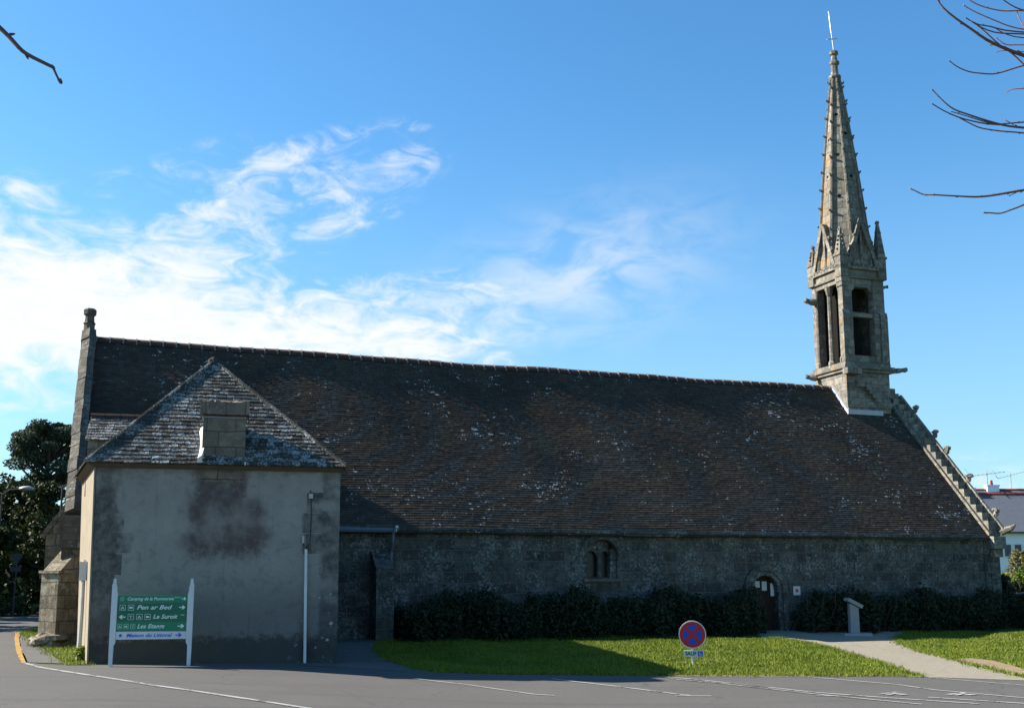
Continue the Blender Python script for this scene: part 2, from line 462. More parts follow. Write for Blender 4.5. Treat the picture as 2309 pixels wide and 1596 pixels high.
M['txtb'] = flat('sign_letter_blue', (0.02, 0.10, 0.62), 0.5, 0.3, var=0.03)
M['black'] = flat('black_paint', (0.02, 0.02, 0.022), 0.5, 0.3)
M['grey'] = flat('galvanised', (0.36, 0.37, 0.38), 0.45, 0.4, 0.3, var=0.12)
M['shade_grey'] = flat('tree_shaded_grey', (0.06, 0.065, 0.07), 0.8, 0.15)  # grey darkened in the colour itself for tree shade on sign and lamp poles
M['conc'] = flat('grey_granite', (0.25, 0.255, 0.26), 0.8, 0.2, var=0.18, sc=14)
M['whitewall'] = flat('white_render', (0.74, 0.76, 0.80), 0.85, 0.15, var=0.06, sc=2)
M['slate'] = flat('slate_roof', (0.075, 0.085, 0.105), 0.7, 0.3, var=0.3, sc=5)
M['redtile'] = flat('red_tile', (0.22, 0.055, 0.04), 0.85, 0.2, var=0.3)
M['bark'] = flat('twig_bark', (0.15, 0.075, 0.065), 0.8, 0.2, var=0.35, sc=20)
M['bark2'] = flat('red_twig_bark', (0.36, 0.15, 0.12), 0.8, 0.2, var=0.35, sc=20)
M['trunk'] = flat('trunk_bark', (0.07, 0.055, 0.042), 0.9, 0.1, var=0.35, sc=8)

def asphalt():
    m, nt = new_mat('asphalt'); g = G(nt); ob = g.obj()
    f = g.noise(ob, 55, 4, 0.7); f2 = g.noise(ob, 9, 5, 0.6); b = g.noise(ob, 0.45, 5, 0.6); st = g.noise(g.scale(ob, (0.12, 1.3, 1)), 1.0, 4, 0.6)
    c = g.mix(f, (0.042, 0.0395, 0.037), (0.128, 0.121, 0.112))
    c = g.mix(g.math('MULTIPLY', g.ramp(b, 0.42, 0.66), 0.30), c, (0.108, 0.102, 0.094))
    c = g.mix(g.math('MULTIPLY', g.ramp(st, 0.52, 0.7), 0.32), c, (0.048, 0.0455, 0.043))
    c = g.mix(g.math('MULTIPLY', g.ramp(f2, 0.55, 0.75), 0.25), c, (0.035, 0.034, 0.033))
    vo = g.n('ShaderNodeTexVoronoi'); vo.feature = 'DISTANCE_TO_EDGE'; vo.inputs['Scale'].default_value = 0.22
    wv = g.n('ShaderNodeVectorMath', operation='MULTIPLY_ADD'); nz_ = g.n('ShaderNodeTexNoise'); nz_.inputs['Scale'].default_value = 1.4; nz_.inputs['Detail'].default_value = 5; nt.links.new(ob, nz_.inputs['Vector'])
    nt.links.new(nz_.outputs['Color'], wv.inputs[0]); wv.inputs[1].default_value = (1.1, 1.1, 0); nt.links.new(ob, wv.inputs[2]); nt.links.new(wv.outputs[0], vo.inputs['Vector'])
    c = g.mix(g.math('MULTIPLY', g.math('LESS_THAN', vo.outputs['Distance'], 0.0045), g.math('MULTIPLY', g.ramp(b, 0.4, 0.55), 0.3)), c, (0.025, 0.025, 0.025))
    sp_ = g.ramp(g.noise(ob, 2.6, 6, 0.7, 0.6), 0.62, 0.72)
    c = g.mix(g.math('MULTIPLY', sp_, 0.35), c, (0.038, 0.037, 0.036))
    gr_ = g.ramp(g.noise(ob, 120, 2, 0.6), 0.62, 0.74)
    c = g.mix(g.math('MULTIPLY', gr_, 0.35), c, (0.22, 0.21, 0.195))
    g.out(c, 0.92, g.math('ADD', f, f2), 0.5, 0.012, 0.2); return m
M['asphalt'] = asphalt()
def gravel(name, a, b, c3):
    m, nt = new_mat(name); g = G(nt); ob = g.obj()
    f = g.noise(ob, 40, 4, 0.75); n2 = g.noise(ob, 1.1, 6, 0.65); n3 = g.noise(ob, 6, 5, 0.65)
    c = g.mix(f, a, b)
    c = g.mix(g.math('MULTIPLY', g.ramp(n2, 0.48, 0.7), 0.5), c, c3)
    c = g.mix(g.math('MULTIPLY', g.ramp(n3, 0.45, 0.65), 0.5), c, a)
    g.out(c, 0.95, g.math('ADD', f, n3), 0.8, 0.02, 0.1); return m
M['gravel'] = gravel('sandy_gravel', (0.19, 0.17, 0.13), (0.31, 0.28, 0.22), (0.23, 0.21, 0.16))
M['gravel2'] = gravel('grey_gravel', (0.08, 0.08, 0.077), (0.16, 0.157, 0.147), (0.11, 0.107, 0.098))
M['bare'] = gravel('bare_earth', (0.21, 0.15, 0.095), (0.30, 0.23, 0.155), (0.15, 0.15, 0.06))
def soil():
    m, nt = new_mat('meadow'); g = G(nt); ob = g.obj()
    f = g.noise(ob, 30, 5, 0.7); b = g.noise(ob, 0.7, 5, 0.6)
    c = g.mix(f, (0.035, 0.055, 0.012), (0.11, 0.15, 0.03))
    c = g.mix(g.math('MULTIPLY', g.ramp(b, 0.45, 0.7), 0.5), c, (0.10, 0.10, 0.035))
    g.out(c, 0.95, f, 0.8, 0.03, 0.1); return m
M['meadow'] = soil()
def turf():
    m, nt = new_mat('turf'); g = G(nt); ob = g.obj()
    f = g.noise(ob, 26, 5, 0.7); b = g.noise(ob, 0.9, 5, 0.6)
    c = g.mix(f, (0.045, 0.065, 0.010), (0.10, 0.125, 0.022))
    c = g.mix(g.math('MULTIPLY', g.ramp(b, 0.5, 0.72), 0.5), c, (0.15, 0.14, 0.04))
    g.out(c, 0.95, f, 0.8, 0.03, 0.1); return m
M['turf'] = turf()
def leaf(name, a, b, sc=0.7, trans=0.25):
    m, nt = new_mat(name); g = G(nt); r = g.rnd(); ob = g.obj()
    c = g.mix(r, a, b)
    c = g.mix(g.math('MULTIPLY', g.ramp(g.noise(ob, sc, 4, 0.6), 0.45, 0.65), 0.55), c, tuple(x * 0.55 for x in a))
    g.out(c, 0.7, None, spec=0.2, trans=trans); return m
def blade_mat():
    m, nt = new_mat('grass_blade'); g = G(nt); r = g.rnd(); ob = g.obj()
    c = g.mix(r, (0.075, 0.120, 0.010), (0.20, 0.23, 0.024))
    c = g.mix(g.math('MULTIPLY', g.ramp(g.noise(ob, 0.6, 5, 0.65), 0.45, 0.65), 0.5), c, (0.055, 0.105, 0.010))
    c = g.mix(g.math('MULTIPLY', g.ramp(g.noise(ob, 1.7, 5, 0.7), 0.56, 0.70), 0.6), c, (0.24, 0.20, 0.075))
    g.out(c, 0.7, None, spec=0.2, trans=0.25); return m
M['blade'] = blade_mat()
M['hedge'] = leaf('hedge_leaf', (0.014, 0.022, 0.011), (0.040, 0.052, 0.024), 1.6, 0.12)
M['pine'] = leaf('pine_needles', (0.030, 0.050, 0.028), (0.085, 0.105, 0.055), 0.5, 0.1)
M['evergreen'] = leaf('evergreen_leaf', (0.012, 0.024, 0.008), (0.050, 0.066, 0.016), 0.45, 0.12)
M['yellowbush'] = leaf('winter_bush', (0.13, 0.13, 0.035), (0.25, 0.22, 0.08), 2.0, 0.25)
M['brightbush'] = leaf('bright_bush', (0.06, 0.11, 0.015), (0.14, 0.20, 0.03), 2.0, 0.3)
def paint(name, col):
    m, nt = new_mat(name); g = G(nt); ob = g.obj()
    f = g.noise(ob, 20, 6, 0.75); b = g.noise(ob, 2.2, 4)
    k = g.ramp(g.math('ADD', f, g.math('MULTIPLY', g.math('SUBTRACT', b, 0.5), 0.8)), 0.36, 0.50)
    c = g.mix(k, (0.085, 0.082, 0.078), col)
    g.out(c, 0.85, f, 0.3, 0.005, 0.2); return m
M['roadpaint'] = paint('road_paint', (0.30, 0.30, 0.285))
M['roadyellow'] = paint('road_paint_yellow', (0.36, 0.20, 0.035))

def render_mat():
    """grey cement render: stone showing at the corners, a red-brown stain under the chimney, a darker band at the foot"""
    m, nt = new_mat('cement_render'); g = G(nt); ob = g.obj()
    sp = g.n('ShaderNodeSeparateXYZ'); nt.links.new(ob, sp.inputs[0])
    X, Z = sp.outputs[0], sp.outputs[2]
    w1 = g.noise(ob, 1.6, 5, 0.65); w2 = g.noise(ob, 6, 6, 0.7); fine = g.noise(ob, 35, 5, 0.7)
    c = g.mix(w1, (0.225, 0.205, 0.175), (0.335, 0.305, 0.262))
    wx = g.math('ADD', X, g.math('MULTIPLY', g.math('SUBTRACT', w1, 0.5), 0.9)); wz = g.math('ADD', Z, g.math('MULTIPLY', g.math('SUBTRACT', w2, 0.5), 0.7))
    def win(v, a, b, s): return g.math('MULTIPLY', g.ramp(v, a - s, a + s), g.math('SUBTRACT', 1.0, g.ramp(v, b - s, b + s)))
    st = g.math('MAXIMUM', g.math('MULTIPLY', win(wx, 1.85, 3.55, 0.16), win(wz, 2.25, 3.5, 0.22)), g.math('MULTIPLY', win(wx, 1.95, 3.05, 0.10), win(wz, 3.1, 4.6, 0.1)))
    c = g.mix(g.math('MULTIPLY', st, g.math('ADD', 0.55, g.math('MULTIPLY', g.ramp(w2, 0.3, 0.6), 0.35))), c, g.mix(w2, (0.070, 0.042, 0.040), (0.110, 0.074, 0.068)))
    br = g.n('ShaderNodeTexBrick'); br.offset = 0.5; nt.links.new(g.uv(), br.inputs['Vector'])
    br.inputs['Brick Width'].default_value = 1.1; br.inputs['Row Height'].default_value = 0.46; br.inputs['Scale'].default_value = 1; br.inputs['Mortar Size'].default_value = 0.01
    br.inputs['Color1'].default_value = (0, 0, 0, 1); br.inputs['Color2'].default_value = (1, 1, 1, 1)
    bs = g.n('ShaderNodeSeparateColor'); nt.links.new(br.outputs['Color'], bs.inputs[0])
    qw = g.math('ADD', 0.42, g.math('MULTIPLY', g.ramp(bs.outputs[0], 0.3, 0.6), 0.42))
    wq = g.math('MULTIPLY', g.math('SUBTRACT', w2, 0.5), 0.28)
    q1 = g.math('SUBTRACT', 1.0, g.ramp(g.math('SUBTRACT', g.math('ADD', X, wq), qw), -0.05, 0.05))
    q2 = g.ramp(g.math('ADD', g.math('SUBTRACT', X, 5.17), g.math('ADD', qw, wq)), -0.05, 0.05)
    q = g.math('MULTIPLY', g.math('MAXIMUM', q1, q2), g.math('MULTIPLY', g.ramp(g.noise(ob, 1.3, 4, 0.6), 0.34, 0.52), 0.9))
    c = g.mix(q, c, g.mix(g.ramp(w2, 0.35, 0.65), (0.040, 0.038, 0.035), (0.13, 0.12, 0.10)))
    dirt = g.math('MULTIPLY', g.math('SUBTRACT', 1.0, g.ramp(wz, 0.9, 2.1)), 0.55)
    c = g.mix(dirt, c, (0.088, 0.086, 0.085))
    pl = g.math('SUBTRACT', 1.0, g.ramp(wz, 0.42, 0.62))
    c = g.mix(g.math('MULTIPLY', pl, 0.75), c, (0.035, 0.034, 0.03))
    mot = g.ramp(g.noise(ob, 3.2, 7, 0.72, 0.5), 0.5, 0.62)
    c = g.mix(g.math('MULTIPLY', mot, 0.28), c, (0.075, 0.078, 0.078))
    c = g.mix(g.math('MULTIPLY', g.ramp(fine, 0.4, 0.75), 0.22), c, (0.06, 0.06, 0.06))
    lt = g.ramp(g.noise(ob, 0.9, 5, 0.6), 0.48, 0.68)
    c = g.mix(g.math('MULTIPLY', lt, g.math('MULTIPLY', g.ramp(wz, 1.6, 2.6), 0.45)), c, (0.37, 0.335, 0.285))
    stv = g.ramp(g.noise(g.scale(ob, (7, 7, 0.5)), 1.0, 5, 0.65), 0.55, 0.72)
    c = g.mix(g.math('MULTIPLY', stv, 0.25), c, (0.08, 0.075, 0.07))
    wsp = g.math('MULTIPLY', g.ramp(g.noise(ob, 5.5, 3, 0.5), 0.63, 0.67), g.math('MULTIPLY', g.ramp(X, 4.0, 4.5), g.math('SUBTRACT', 1.0, g.ramp(Z, 1.2, 2.2))))
    c = g.mix(wsp, c, (0.34, 0.33, 0.30))
    tp = g.ramp(wz, 3.95, 4.15)
    c = g.mix(g.math('MULTIPLY', tp, 0.5), c, (0.14, 0.105, 0.07))
    g.out(c, 0.95, g.math('ADD', g.math('MULTIPLY', w2, 0.6), g.math('MULTIPLY', fine, 0.3)), 0.5, 0.03, 0.1); return m
M['render'] = render_mat()
M['eaves'] = flat('eaves_board', (0.10, 0.08, 0.058), 0.9, 0.1, var=0.3, sc=4)
M['sunwall'] = flat('pale_render', (0.23, 0.195, 0.145), 0.95, 0.1, var=0.3, sc=2.5)

# ------------------------------------------------------------------ terrain
def axis(lo, hi, step, far):
    a = [lo + i * step for i in range(int(round((hi - lo) / step)) + 1)]
    ext = []; v = step
    p = hi
    while p < far: v *= 1.6; p += v; ext.append(p)
    ext2 = []; v = step; p = lo
    while p > -far: v *= 1.6; p -= v; ext2.append(p)
    return list(reversed(ext2)) + a + ext
xs, ys = axis(-30, 50, 0.5, 2500), axis(4, 84, 0.5, 2500)
me = bpy.data.meshes.new('ground')
vs = [(x, y, gz(x, y)) for y in ys for x in xs]; nx = len(xs)
fs = [(j * nx + i, j * nx + i + 1, (j + 1) * nx + i + 1, (j + 1) * nx + i) for j in range(len(ys) - 1) for i in range(nx - 1)]
me.from_pydata(vs, [], fs); me.update(); me.materials.append(M['meadow'])
o = bpy.data.objects.new('ground', me); COL.objects.link(o); tag(o, kind='structure')

P2 = lambda pts: [tuple(gpt(x, y)[:2]) for x, y in pts]
road_edge = P2([(-80, 1340), (96, 1316), (97, 1405), (48, 1424), (40, 1440), (46, 1470), (56, 1492), (120, 1500), (200, 1500), (765, 1493), (860, 1506), (960, 1515), (1100, 1519), (1300, 1521), (1560, 1523), (2060, 1523), (2280, 1529), (2420, 1533)])
fr = [(60, road_edge[-1][1] - 1.0), (60, 3), (-40, 3), (-40, 62)]
tag(sheet('road', road_edge + fr, 0.006, M['asphalt']), kind='structure')
pas = P2([(700, 1500), (770, 1424), (900, 1424), (868, 1440), (852, 1465), (882, 1490), (955, 1512), (1000, 1519), (860, 1510)])
tag(sheet('side_path', pas, 0.010, M['gravel2']), kind='structure')
path = P2([(1690, 1421), (1780, 1415), (2060, 1430), (2022, 1441), (2034, 1453), (2105, 1477), (2200, 1502), (2290, 1524), (2330, 1535), (2070, 1526), (1990, 1497), (1850, 1456), (1780, 1443), (1700, 1437)])
tag(sheet('gravel_path', path, 0.012, M['gravel']), kind='structure')
LAWN1 = P2([(865, 1437), (1300, 1435), (1720, 1435), (1780, 1443), (1850, 1456), (1990, 1497), (2070, 1525), (1560, 1523), (1300, 1521), (1100, 1519), (955, 1512), (882, 1490), (852, 1465)])
LAWN2 = P2([(2022, 1441), (2060, 1436), (2330, 1428), (2420, 1428), (2420, 1528), (2300, 1525), (2200, 1502), (2105, 1477), (2034, 1453)])
VERGE = P2([(48, 1424), (100, 1419), (185, 1442), (205, 1499), (150, 1499), (118, 1480), (80, 1450), (50, 1434)])
tag(sheet('lawn', LAWN1, 0.008, M['turf']), kind='structure')
tag(sheet('lawn', LAWN2, 0.008, M['turf']), kind='structure')
tag(sheet('verge', VERGE, 0.011, M['turf']), kind='structure')
tag(sheet('lawn_edge', P2([(1500, 1521), (1640, 1519.5), (1760, 1521), (1860, 1518), (1960, 1520), (2040, 1518), (2090, 1524), (2080, 1526.5), (1900, 1525.5), (1700, 1526), (1520, 1525)]), 0.014, M['bare']), kind='structure')
BARE = P2([(2150, 1487), (2190, 1484), (2240, 1490), (2300, 1506), (2330, 1524), (2280, 1521), (2200, 1501)])
tag(sheet('bare_earth', BARE, 0.016, M['bare']), kind='structure')
tag(sheet('gravel_strip', P2([(58, 1494), (48, 1470), (42, 1436), (58, 1432), (90, 1458), (125, 1484), (150, 1497)]), 0.016, M['gravel2']), kind='structure')

def line(name, pts, wd, mat, off=0.016):
    """painted line along points measured on the road"""
    P = [gpt(x, y) for x, y in pts]
    Q = []
    for a, b in zip(P, P[1:]):
        n = max(1, int((b - a).length / 0.5))
        Q += [a.lerp(b, i / n) for i in range(n)]
    Q.append(P[-1]); mb = MB(); L = []
    for i, p in enumerate(Q):
        d = Q[min(i + 1, len(Q) - 1)] - Q[max(i - 1, 0)]; d.z = 0; d.normalize(); s = Vector((-d.y, d.x, 0)) * (wd / 2) * random.uniform(0.9, 1.1)
        L.append((p + s, p - s))
    for (a, b), (c, d) in zip(L, L[1:]):
        q = [Vector((v.x, v.y, gz(v.x, v.y) + off)) for v in (b, d, c, a)]
        mb.quad(*q)
    o = mb.build(name, mat); tag(o, kind='structure'); return o
def c4(x, y): return ((1650 + x / 2.551) / 1.1065, (1240 + y / 2.551) / 1.1065)
line('road_marking', [(40, 1426), (38, 1440), (44, 1470), (56, 1495)], 0.14, M['roadyellow'])
line('road_marking', [(57, 1496), (90, 1505), (150, 1515), (340, 1545), (500, 1568), (690, 1597), (1000, 1642)], 0.11, M['roadpaint'])
line('road_marking', [(930, 1530), (1060, 1545), (1204, 1566), (1249, 1569)], 0.075, M['roadpaint'])
line('road_marking', [(1245, 1531), (1400, 1549), (1530, 1566), (1555, 1568.5)], 0.075, M['roadpaint'])
line('road_marking', [(1523, 1569.5), (1604, 1570)], 0.07, M['roadpaint'])
line('road_marking', [c4(-60, 1140), c4(200, 1160), c4(980, 1245), c4(1400, 1277), c4(2020, 1318)], 0.09, M['roadpaint'])
line('road_marking', [c4(60, 1158), c4(350, 1185), c4(980, 1256), c4(1660, 1322)], 0.07, M['roadpaint'], 0.018)
line('road_marking', [c4(840, 1137), c4(1500, 1195), c4(1750, 1230), c4(2309, 1280)], 0.075, M['roadpaint'])
line('road_marking', [c4(1700, 1276), c4(2400, 1322)], 0.09, M['roadpaint'])
line('road_marking', [c4(1710, 1150), c4(2400, 1207)], 0.06, M['roadpaint'])
line('road_marking', [c4(975, 1265), c4(1090, 1268)], 0.07, M['roadpaint'])
for cx, cy in ((1480, 1256), (1915, 1258)):
    line('road_marking', [c4(cx - 90, cy + 2), c4(cx - 30, cy - 6), c4(cx + 10, cy - 4), c4(cx + 85, cy + 4)], 0.09, M['roadpaint'], 0.018)
    line('road_marking', [c4(cx - 40, cy + 6), c4(cx, cy - 1), c4(cx + 60, cy + 6)], 0.10, M['roadpaint'], 0.020)
    line('road_marking', [c4(cx - 5, cy - 7), c4(cx + 20, cy - 11), c4(cx + 40, cy - 8)], 0.09, M['roadpaint'], 0.022)

# grass blades
def grass(name, poly, n, hmin, hmax, keep=None, wd=0.016):
    mb = MB(); xs = [p[0] for p in poly]; ys = [p[1] for p in poly]
    k = 0
    while k < n:
        x, y = random.uniform(min(xs), max(xs)), random.uniform(min(ys), max(ys))
        if not inside((x, y), poly): continue
        k += 1
        if keep and not keep(x, y): continue
        z = gz(x, y); h = random.uniform(hmin, hmax) * (0.7 + 0.6 * (math.sin(x * 2.1 + math.sin(y * 1.7) * 2) * 0.5 + 0.5)); a = random.uniform(0, 6.283); w_ = wd * random.uniform(0.6, 1.3)
        dx, dy = math.cos(a) * w_, math.sin(a) * w_; lx, ly = random.gauss(0, h * 0.35), random.gauss(0, h * 0.35)
        mb.quad((x - dx, y - dy, z), (x + dx, y + dy, z), (x + lx, y + ly, z + h))
    o = mb.build(name, M['blade'], rnd=True); tag(o, kind='stuff'); return o
grass('grass', LAWN1, 75000, 0.035, 0.085)
grass('grass', LAWN2, 26000, 0.03, 0.08, keep=lambda x, y: not inside((x, y), BARE))
grass('grass', VERGE, 3500, 0.03, 0.10)
def fringe(poly, n):
    """uneven tufts straggling over the edge of the turf"""
    mb = MB(); L = [(Vector(a), Vector(b)) for a, b in zip(poly, poly[1:] + poly[:1])]; ln = [(b - a).length for a, b in L]
    for _ in range(n):
        a, b = random.choices(L, ln)[0]; p = a.lerp(b, random.random()); k_ = math.sin(p.x * 3.1) + math.sin(p.x * 7.7 + p.y * 5)
        p = p + Vector((random.gauss(0, 0.10), random.gauss(0, 0.07 + 0.05 * k_ * (k_ > 0)))); h = random.uniform(0.03, 0.10); z = gz(p.x, p.y); t = random.uniform(0, 6.283); dx, dy = math.cos(t) * 0.014, math.sin(t) * 0.014
        mb.quad((p.x - dx, p.y - dy, z), (p.x + dx, p.y + dy, z), (p.x + random.gauss(0, h * 0.5), p.y + random.gauss(0, h * 0.5), z + h))
    tag(mb.build('grass', M['blade'], rnd=True), kind='stuff')
fringe(LAWN1, 9000); fringe(LAWN2, 6000); fringe(VERGE, 1200)

# ------------------------------------------------------------------ chapel
CH = empty('chapel', D0, math.atan2(W.y, W.x))
tag(CH, 'long low stone chapel with a steep tiled roof and slender spire', 'chapel')
TL, TR, HW, ZE, ZR = -21.75, 9.55, 5.6, 3.30, 9.46
PITCHV = Vector((0, HW, ZR - ZE)); SLEN = PITCHV.length; UP = PITCHV.normalized()
win0, win1 = wallpt(1323, 1303), wallpt(1393, 1303); winT = wallpt(1358, 1216).z; winB = win0.z
door0, door1 = wallpt(1700, 1420), wallpt(1757, 1420); doorT = wallpt(1730, 1297).z
def arch(x0, x1, zs, zt, n=10):
    """points of a round arch from (x1, zs) over (.., zt) to (x0, zs)"""
    cx, r = (x0 + x1) / 2, (x1 - x0) / 2
    return [(cx + r * math.cos(math.pi * i / n), zs + (zt - zs) * math.sin(math.pi * i / n)) for i in range(n + 1)]
wall = MB()
def wall_face_with_openings(mb, x0, x1, z0, z1, ops, depth=0.45):
    """front wall skin at y = 0, with arched openings given as (xa, xb, zb, zs, zt) and their reveals"""
    cuts = [x0]
    for o in ops: cuts += [o[0], o[1]]
    cuts.append(x1)
    for i in range(0, len(cuts) - 1, 2): mb.quad((cuts[i], 0, z0), (cuts[i + 1], 0, z0), (cuts[i + 1], 0, z1), (cuts[i], 0, z1))
    for (xa, xb, zb, zs, zt) in ops:
        if zb > z0: mb.quad((xa, 0, z0), (xb, 0, z0), (xb, 0, zb), (xa, 0, zb))
        A = arch(xa, xb, zs, zt)
        for (p, q) in zip(A, A[1:]): mb.quad((q[0], 0, q[1]), (p[0], 0, p[1]), (p[0], 0, z1), (q[0], 0, z1))
        loop = [(xb, zb)] + A + [(xa, zb)]
        for (p, q) in zip(loop, loop[1:]): mb.quad((p[0], 0, p[1]), (p[0], depth, p[1]), (q[0], depth, q[1]), (q[0], 0, q[1]))
        mb.quad((xa, 0, zb), (xa, depth, zb), (xb, depth, zb), (xb, 0, zb))
zsW = winB + (winT - winB) * 0.56; zsD = doorT - (door1.x - door0.x) * 0.5
wall_face_with_openings(wall, TL, TR, -0.7, ZE, [(win0.x, win1.x, winB, zsW, winT), (door0.x, door1.x, -0.05, zsD, doorT)])
wall.box((TL, 0.5, -0.7), (TL + 0.6, 2 * HW, ZE)); wall.box((TR - 0.6, 0.5, -0.7), (TR, 2 * HW, ZE))
wall.quad((TL, 0, -0.7), (TL, 0.5, -0.7), (TL, 0.5, ZE), (TL, 0, ZE)); wall.quad((TR, 0, -0.7), (TR, 0.5, -0.7), (TR, 0.5, ZE), (TR, 0, ZE))
wall.box((TL + 0.6, 2 * HW - 0.6, -0.7), (TR - 0.6, 2 * HW, ZE))
for xa, xb in ((TL, TL + 0.6), (TR - 0.6, TR)):
    wall.prism([(xa, 0.0, ZE), (xa, 2 * HW, ZE), (xa, HW, ZR - 0.05)], (xb - xa, 0, 0))
wall.box((TL, -0.16, ZE - 0.24), (TR, -0.002, ZE - 0.06))         # eaves course
wall.quad((TL, 0.45, -0.7), (TR, 0.45, -0.7), (TR, 0.45, winB - 0.1), (TL, 0.45, winB - 0.1)) if False else None
wall.box((TR + 0.002, -0.06, -0.6), (TR + 0.42, 0.9, ZE - 0.56)); wall.box((TR - 0.25, -0.035, -0.6), (TR - 0.003, -0.001, ZE - 0.25))
wall.build('wall', M['nave'], CH, uv=True)
rf = MB()
e = Vector((1, 0, 0))
tiles(rf, Vector((0, 0, ZE)) - UP * 0.30 + Vector((0, 0, 0.03)), e, UP, [(TL + 0.1, 0), (TR + 0.02, 0), (TR + 0.02, SLEN + 0.28), (TL + 0.1, SLEN + 0.28)], 0.105, 0.20, 0.015, 0.0034)
nU = Vector((0, -UP.z, UP.y))
b0 = Vector((0, 0, ZE)) - UP * 0.28 + Vector((0, 0, 0.02))
nx_ = 40
for i in range(nx_):
    for j in range(8):
        xa, xb = TL + (TR - TL) * i / nx_, TL + (TR - TL) * (i + 1) / nx_; sa, sb = (SLEN + 0.28) * j / 8, (SLEN + 0.28) * (j + 1) / 8
        rf.quad(*(Vector((x, 0, 0)) + b0 - nU * 0.03 + UP * s for x, s in ((xa, sa), (xb, sa), (xb, sb), (xa, sb))), r=0.3)
bk = Vector((0, 2 * HW, ZE)); ub = Vector((0, -UP.y, UP.z))
rf.quad(*(Vector((x, 0, 0)) + bk - ub * 0.28 + ub * s for x, s in ((TR, 0), (TL, 0), (TL, SLEN + 0.28), (TR, SLEN + 0.28))), r=0.3)
rf.quad(Vector((TL, 0, 0)) + b0, Vector((TR, 0, 0)) + b0, (TR, 0.0, ZE - 0.055), (TL, 0.0, ZE - 0.055), r=0.1)
def sag(v):
    f = math.sin(math.pi * max(0, min(1, (v.x - TL) / (TR - TL))))
    return nU * f * (0.03 * math.sin(v.x * 0.62 + 0.4 * v.z) + 0.022 * math.sin(v.x * 1.35 + v.z * 0.9 + 1) - 0.05 * math.sin(math.pi * max(0, min(1, (v.z - ZE) / (ZR - ZE))))) - Vector((0, 0, 0.05 * f))
rf.v = [v + sag(v) if v.y < HW else v for v in rf.v]
roof = rf.build('roof', M['tile'], CH, rnd=True)
rd = MB(); MORT = []; x = TL + 0.15
while x < 7.35:
    l = 0.42; dz = random.uniform(-0.012, 0.012)
    prof = [(x, HW - 0.17, ZR - 0.10 + dz), (x, HW - 0.13, ZR + 0.02 + dz), (x, HW, ZR + 0.10 + dz), (x, HW + 0.13, ZR + 0.02 + dz), (x, HW + 0.17, ZR - 0.10 + dz)]
    rd.prism(prof, (l - 0.01, 0, 0))
    prof = [(x - 0.03, HW - 0.19, ZR - 0.11), (x - 0.03, HW - 0.15, ZR + 0.04), (x - 0.03, HW, ZR + 0.125), (x - 0.03, HW + 0.15, ZR + 0.04), (x - 0.03, HW + 0.19, ZR - 0.11)]
    rd.m0 = len(rd.f); rd.prism(prof, (0.05, 0, 0)); MORT.extend(range(rd.m0, len(rd.f))); x += l
rd.v = [v + sag(v) for v in rd.v]
ridge = rd.build('ridge', M['ridge'], roof, rnd=True); ridge.data.materials.append(M['mortar'])
for i in MORT: ridge.data.polygons[i].material_index = 1

# left gable coping with its pillar finial
gc = MB()
for sgn_ in (1, -1):
    for i in range(16):
        s0, s1 = SLEN * i / 16, SLEN * (i + 1) / 16
        j = random.uniform(-0.025, 0.025)
        uu = UP if sgn_ == 1 else Vector((0, -UP.y, UP.z)); bb = Vector((0, 0, ZE)) if sgn_ == 1 else Vector((0, 2 * HW, ZE)); nn = Vector((0, -uu.z * 1, abs(uu.y))) if sgn_ == 1 else Vector((0, uu.z, abs(uu.y)))
        A, B = bb + uu * (s0 + 0.006), bb + uu * s1
        xa, xb = TL - 0.30 + j, TL + 0.13 + j * 0.5
        t1 = 0.48 + random.uniform(-0.02, 0.02); xm_ = (xa + xb) / 2 + 0.02
        Q_ = lambda x_, P_, t_: Vector((x_, 0, 0)) + P_ + nn * t_
        sec = ((xa, -0.25), (xb, -0.25), (xb, t1 - 0.10), (xm_, t1), (xa, t1 - 0.16))
        gc.hexa([Q_(x_, A, t_) for x_, t_ in sec], [Q_(x_, B, t_) for x_, t_ in sec])
gc.box((TL - 0.36, -0.42, ZE - 0.75), (TL + 0.18, 0.05, ZE + 0.12)); gc.box((TL - 0.30, -0.30, ZE - 1.05), (TL + 0.12, 0.05, ZE - 0.752))
co = gc.build('gable_coping', M['gable'], CH, uv=True)
fm = MB()
fm.lathe([(0.25, ZR - 0.1), (0.215, ZR + 0.250), (0.181, ZR + 0.281), (0.181, ZR + 0.484), (0.206, ZR + 0.515), (0.163, ZR + 0.562), (0.146, ZR + 0.764), (0.206, ZR + 0.827), (0.215, ZR + 0.952), (0.155, ZR + 1.014), (0.043, ZR + 1.030)], TL - 0.1, HW, 8)
fm.build('finial', M['gable'], co, uv=True)

